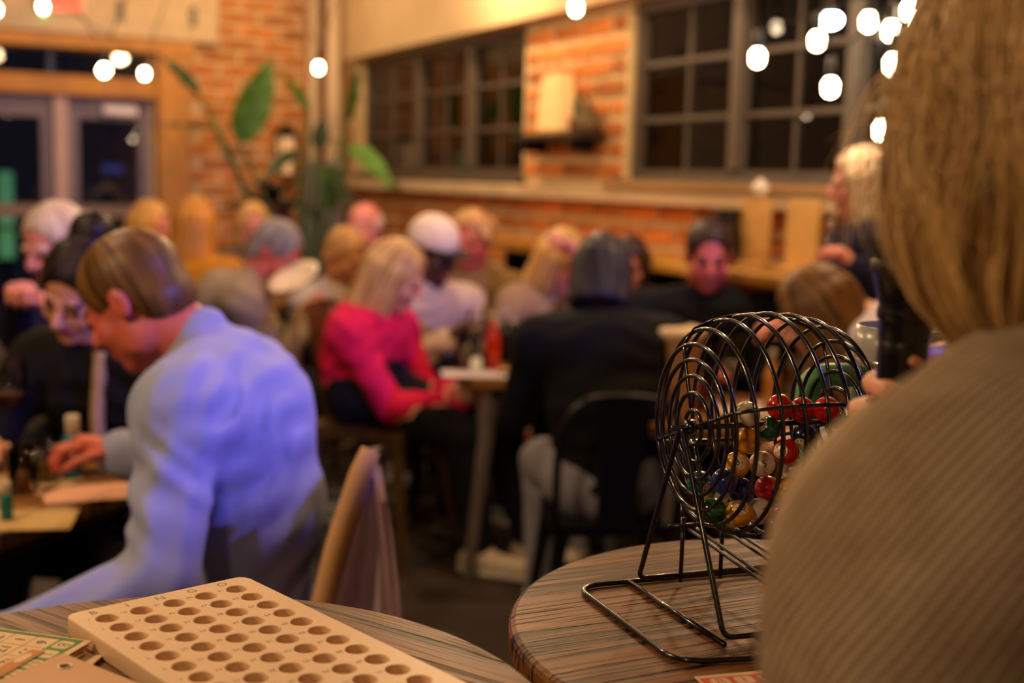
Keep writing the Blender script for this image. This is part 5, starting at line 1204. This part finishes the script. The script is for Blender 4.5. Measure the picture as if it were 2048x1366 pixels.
m_leaf2 = mat('leaf_dark', '#1c3010', .5, var=.3, vs=8); m_leaf3 = mat('leaf_pale', '#6f9a4a', .4, var=.2, vs=8)
LV = [((478, 285, 8.3), (546, 112, 8.2), .125, (.5, -1, .2), None, .05), ((440, 262, 8.2), (312, 236, 8.0), .05, (0, -.3, 1), m_leaf2, .12), ((398, 190, 8.25), (325, 105, 8.1), .07, (.6, -.5, .6), m_leaf2, .1), ((618, 225, 8.3), (566, 140, 8.2), .055, (.7, -.5, .4), None, .1), ((636, 300, 8.4), (648, 228, 8.35), .06, (.3, -1, .1), m_leaf2, .1),
      ((692, 245, 8.45), (728, 120, 8.35), .055, (.9, -.5, .2), None, .12), ((700, 290, 8.3), (792, 362, 8.0), .085, (.2, -.7, .9), m_leaf3, .15), ((650, 330, 8.3), (700, 395, 7.9), .07, (.1, -.6, .9), m_leaf2, .2), ((600, 300, 8.3), (520, 345, 8.0), .07, (-.2, -.7, .9), m_leaf2, .2), ((660, 420, 8.2), (645, 330, 8.1), .05, (0, -1, .1), None, .05)]
for (a, b_, W, fc_, mm_, bd) in LV: plant_leaf(pl, pbase, b0+np.array([rng.uniform(-.06, .06), rng.uniform(-.06, .06), 0]), at(*a), at(*b_), W, fc_, mm_, bd)
# dark bushy fern on a stand in front of the brick
fx = at(548, 372, 8.6); fbase = np.array([fx[0], fx[1], 0]); fz = fx[2]
fn_ = empty('potted_fern', fbase, 0, 'dark bushy plant on a stand in front of the brick wall', 'plant'); b = MB(); b.lathe([(.14, 0), (.14, .02), (.02, .03), (.02, fz-.33), (.12, fz-.32), (.12, fz-.30)], n=16); b.build('stand', m_dark, fn_, True)
MB().lathe([(.09, fz-.30), (.12, fz-.12), (.125, fz-.11), (.11, fz-.11)], n=18).build('pot', mat('fern_pot', '#6a3a24', .8), fn_, True)
m_fern = mat('fern_dark', '#141a0c', .7, var=.4)
for k in range(34):
    t = rng.uniform(0, 2*PI); el_ = rng.uniform(.1, 1.3); d = np.array([math.cos(t)*math.cos(el_), math.sin(t)*math.cos(el_), math.sin(el_)]); L = rng.uniform(.2, .34); p0 = np.array([0, 0, fz-.12]); V, F = leaf_mesh(L, .035, .5)
    x = unit(d); z = unit(np.cross(x, [math.sin(t), -math.cos(t), 0.])); z = z if z[2] > 0 else -z; y = np.cross(z, x)
    MB().add([p0+x*v[0]+y*v[1]+z*v[2] for v in V], F).build('frond', m_fern, fn_, True)

# ---- strings of bulbs
m_bulb = mat('bulb_glow', (1., .74, .46), .3, var=0., emit=34.); m_cool = mat('bulb_cool', (.72, .95, 1.), .3, var=0., emit=30.)
def string(label, pts, ends, rad=.022):
    P = [at(*p) for p in pts]; o = empty('string_light', P[0], 0, label, 'string lights', 'string lights'); oo = P[0]
    ends = [np.array([q[0], q[1], 3.58]) for q in ends]; top = [q+np.array([0, 0, .085]) for q in P]; path = [np.array(ends[0])]+top+[np.array(ends[1])]
    full = []
    for a, b_ in zip(path[:-1], path[1:]):
        for t in np.linspace(0, 1, 9)[:-1]: full.append(a+(b_-a)*t-np.array([0, 0, 1])*.12*np.linalg.norm(b_-a)*t*(1-t)*.4)
    full.append(path[-1]); b = MB(); b.tube([q-oo for q in full], .004, 5); b.build('cable', m_dark, o, True)
    for q in P:
        b = MB(); b.lathe([(.013, .02), (.015, .03), (.015, .085), (.006, .09)], q-oo, 12); b.build('socket', m_dark, o, True)
        b = MB(); b.lathe([(.002, -.034), (.012, -.031), (.021, -.022), (rad, -.006), (.024, .006), (.015, .02), (.012, .026)], q-oo, 16); b.build('bulb', m_bulb, o, True)
string('string of warm bulbs across the front of the glazed doors', [(-8, 18, 7.0), (86, 12, 7.0), (289, 146, 7.6)], (at(-300, -60, 7), at(420, -40, 9)))
string('low string with one large warm bulb before the door header', [(208, 139, 6.2)], (at(-160, 60, 6.2), at(400, -60, 7.4)), .03)
string('string with a warm bulb hanging beside the riser pipes', [(637, 134, 7.4)], (at(460, -60, 8.2), at(800, -60, 7.)))
string('string with a warm bulb under the plaster soffit above the pier', [(1152, 14, 5.3)], (at(980, -120, 6), at(1330, -90, 5.)))
string('string of warm bulbs in front of the right hand window', [(1515, 113, 4.2), (1634, 79, 4.1), (1737, 41, 4.0), (1820, 18, 3.9)], (at(1330, 40, 4.5), at(1960, -60, 3.6)))
string('lower string of warm bulbs behind the blonde hair', [(1661, 172, 4.0), (1782, 59, 3.9), (1840, 43, 3.8)], (at(1450, 30, 4.4), at(1960, -40, 3.5)))
string('lowest string of warm bulbs seen through the blonde hair', [(1764, 258, 3.9), (1786, 126, 3.7)], (at(1640, 20, 4.2), at(1960, 40, 3.4)))
cp_ = at(1659, 40, 4.25); e = empty('pendant_lamp', cp_, 0, 'cool white flattened pendant lamp among the warm bulbs', 'lamp'); b = MB(); b.sphere((0, 0, 0), (.042, .042, .028), 16, 10); b.build('diffuser', m_cool, e, True); b = MB(); b.lathe([(.03, .02), (.02, .045), (.006, .06), (.004, 3.55-cp_[2])], n=12); b.build('stem', m_dark, e, True)
# ---- fixtures for the unseen ceiling lamps added to light the room
for i, (x, y, z, en) in enumerate(ADDED_PENDANTS):
    e = empty('pendant_lamp', (x, y, z), 0, 'added ceiling pendant lamp with a small black cap, number %s from the doors' % ['two', 'x'][0] if False else ['added ceiling pendant over the left cafe table', 'added ceiling pendant over the space behind the high tables', 'added ceiling pendant over the left aisle', 'added ceiling pendant over the pink sweater table', 'added ceiling pendant nearest the glazed doors', 'added ceiling pendant nearest the right hand window', 'added ceiling pendant over the middle of the back room', 'added ceiling pendant left of the high tables', 'added ceiling pendant behind the photographer'][i], 'lamp', 'added ceiling pendants')
    MB().lathe([(.05, -.06), (.055, -.02), (.02, .02), (.006, .04), (.004, .6)], n=14).build('cap', m_dark, e, True); b = MB(); b.sphere((0, 0, -.07), .045, 14, 8); b.build('globe', mat('globe_glow', (1., .74, .46), .3, var=0., emit=12.), e, True)
# stage light fixtures
for SLp, tgt_, lb_ in ((ADDED_STAGE, (.33, 1.0, 1.35), 'black stage lamp added on a farther stand for a narrow blue rim'), (STAGE, (-.4, 3.0, .9), 'black stage lamp on a stand at the right giving blue light')):
    SL = Vector(SLp); dr = (Vector(tgt_)-SL).normalized(); e = empty('stage_lamp', SL, 0, lb_, 'lamp', 'stage lamps'); q = dr.to_track_quat('Z', 'Y').to_matrix()
    b = MB(); b.lathe([(.08, -.26), (.10, -.22), (.10, -.05), (.085, -.03)], n=18, capt=False); b.v = [tuple(q @ Vector(v)) for v in b.v]; b.build('housing', m_dark, e, True)
    b = MB(); b.lathe([(.082, -.052), (.082, -.046)], n=18); b.v = [tuple(q @ Vector(v)) for v in b.v]; b.build('lens', mat('lens_blue', (.25, .24, 1.), .2, emit=2.), e, True)
    b = MB(); b.tube([(.13*dr[0]*-1, .13*dr[1]*-1, -.05), (.13*-dr[0], .13*-dr[1], -SL[2])], .018, 8); b.build('stand', m_dark, e, True)
# unseen flap added to cut the blue beam along the shirt's lower back
fa, fb = at(540, 1003, 2.12), at(650, 945, 2.16); fd_ = unit(fb-fa); Sv = np.array(STAGE); qa_, qb_ = Sv+.17*unit(fa-fd_*1.2-Sv)-Sv, Sv+.17*unit(fb+fd_*2.2-Sv)-Sv
dn_ = np.array([0, 0, -.09]); th_ = np.array([.002, .002, 0]); b = MB(); b.add([qa_, qb_, qb_+dn_, qa_+dn_, qa_+th_, qb_+th_, qb_+dn_+th_, qa_+dn_+th_], [(0, 1, 2, 3), (7, 6, 5, 4), (0, 4, 5, 1), (3, 2, 6, 7), (0, 3, 7, 4), (1, 5, 6, 2)]); b.build('added_flap', m_dark, e)
b = MB(); b.tube([(qa_+qb_)/2+dn_*.9, np.array(dr)*-.06+np.array([0, 0, -.095])], .006, 6); b.build('added_flap_arm', m_dark, e)
# glowing panels added outside to stand for coloured reflections in the door glass
for (px, py, z, c_, lb, sz) in ((12, 430, 11.5, (.25, .8, .35), 'green glowing panel added for a reflection in the door glass', (.07, .42)), (225, 338, 12.5, (.12, .12, .55), 'blue glowing panel added for a reflection in the right door', (.10, .045))):
    p = at(px, py, z); e = empty('reflection_panel', p, DW_ROT, lb, 'sign'); wbox('box', m_dark, e, (-sz[0], -.12, -sz[1]), (sz[0], -.02, sz[1])); wbox('face', mat('sign_'+lb[:5].strip(), c_, .5, var=.3, vs=12, emit=.2), e, (-sz[0]*.95, -.02, -sz[1]*.95), (sz[0]*.95, .0, sz[1]*.95)); b = MB(); b.tube([(0, -.07, -p[2]), (0, -.07, -sz[1])], .03, 8); b.build('pole', m_dark, e)
for t in NPEOPLE: print('PERSON', t)
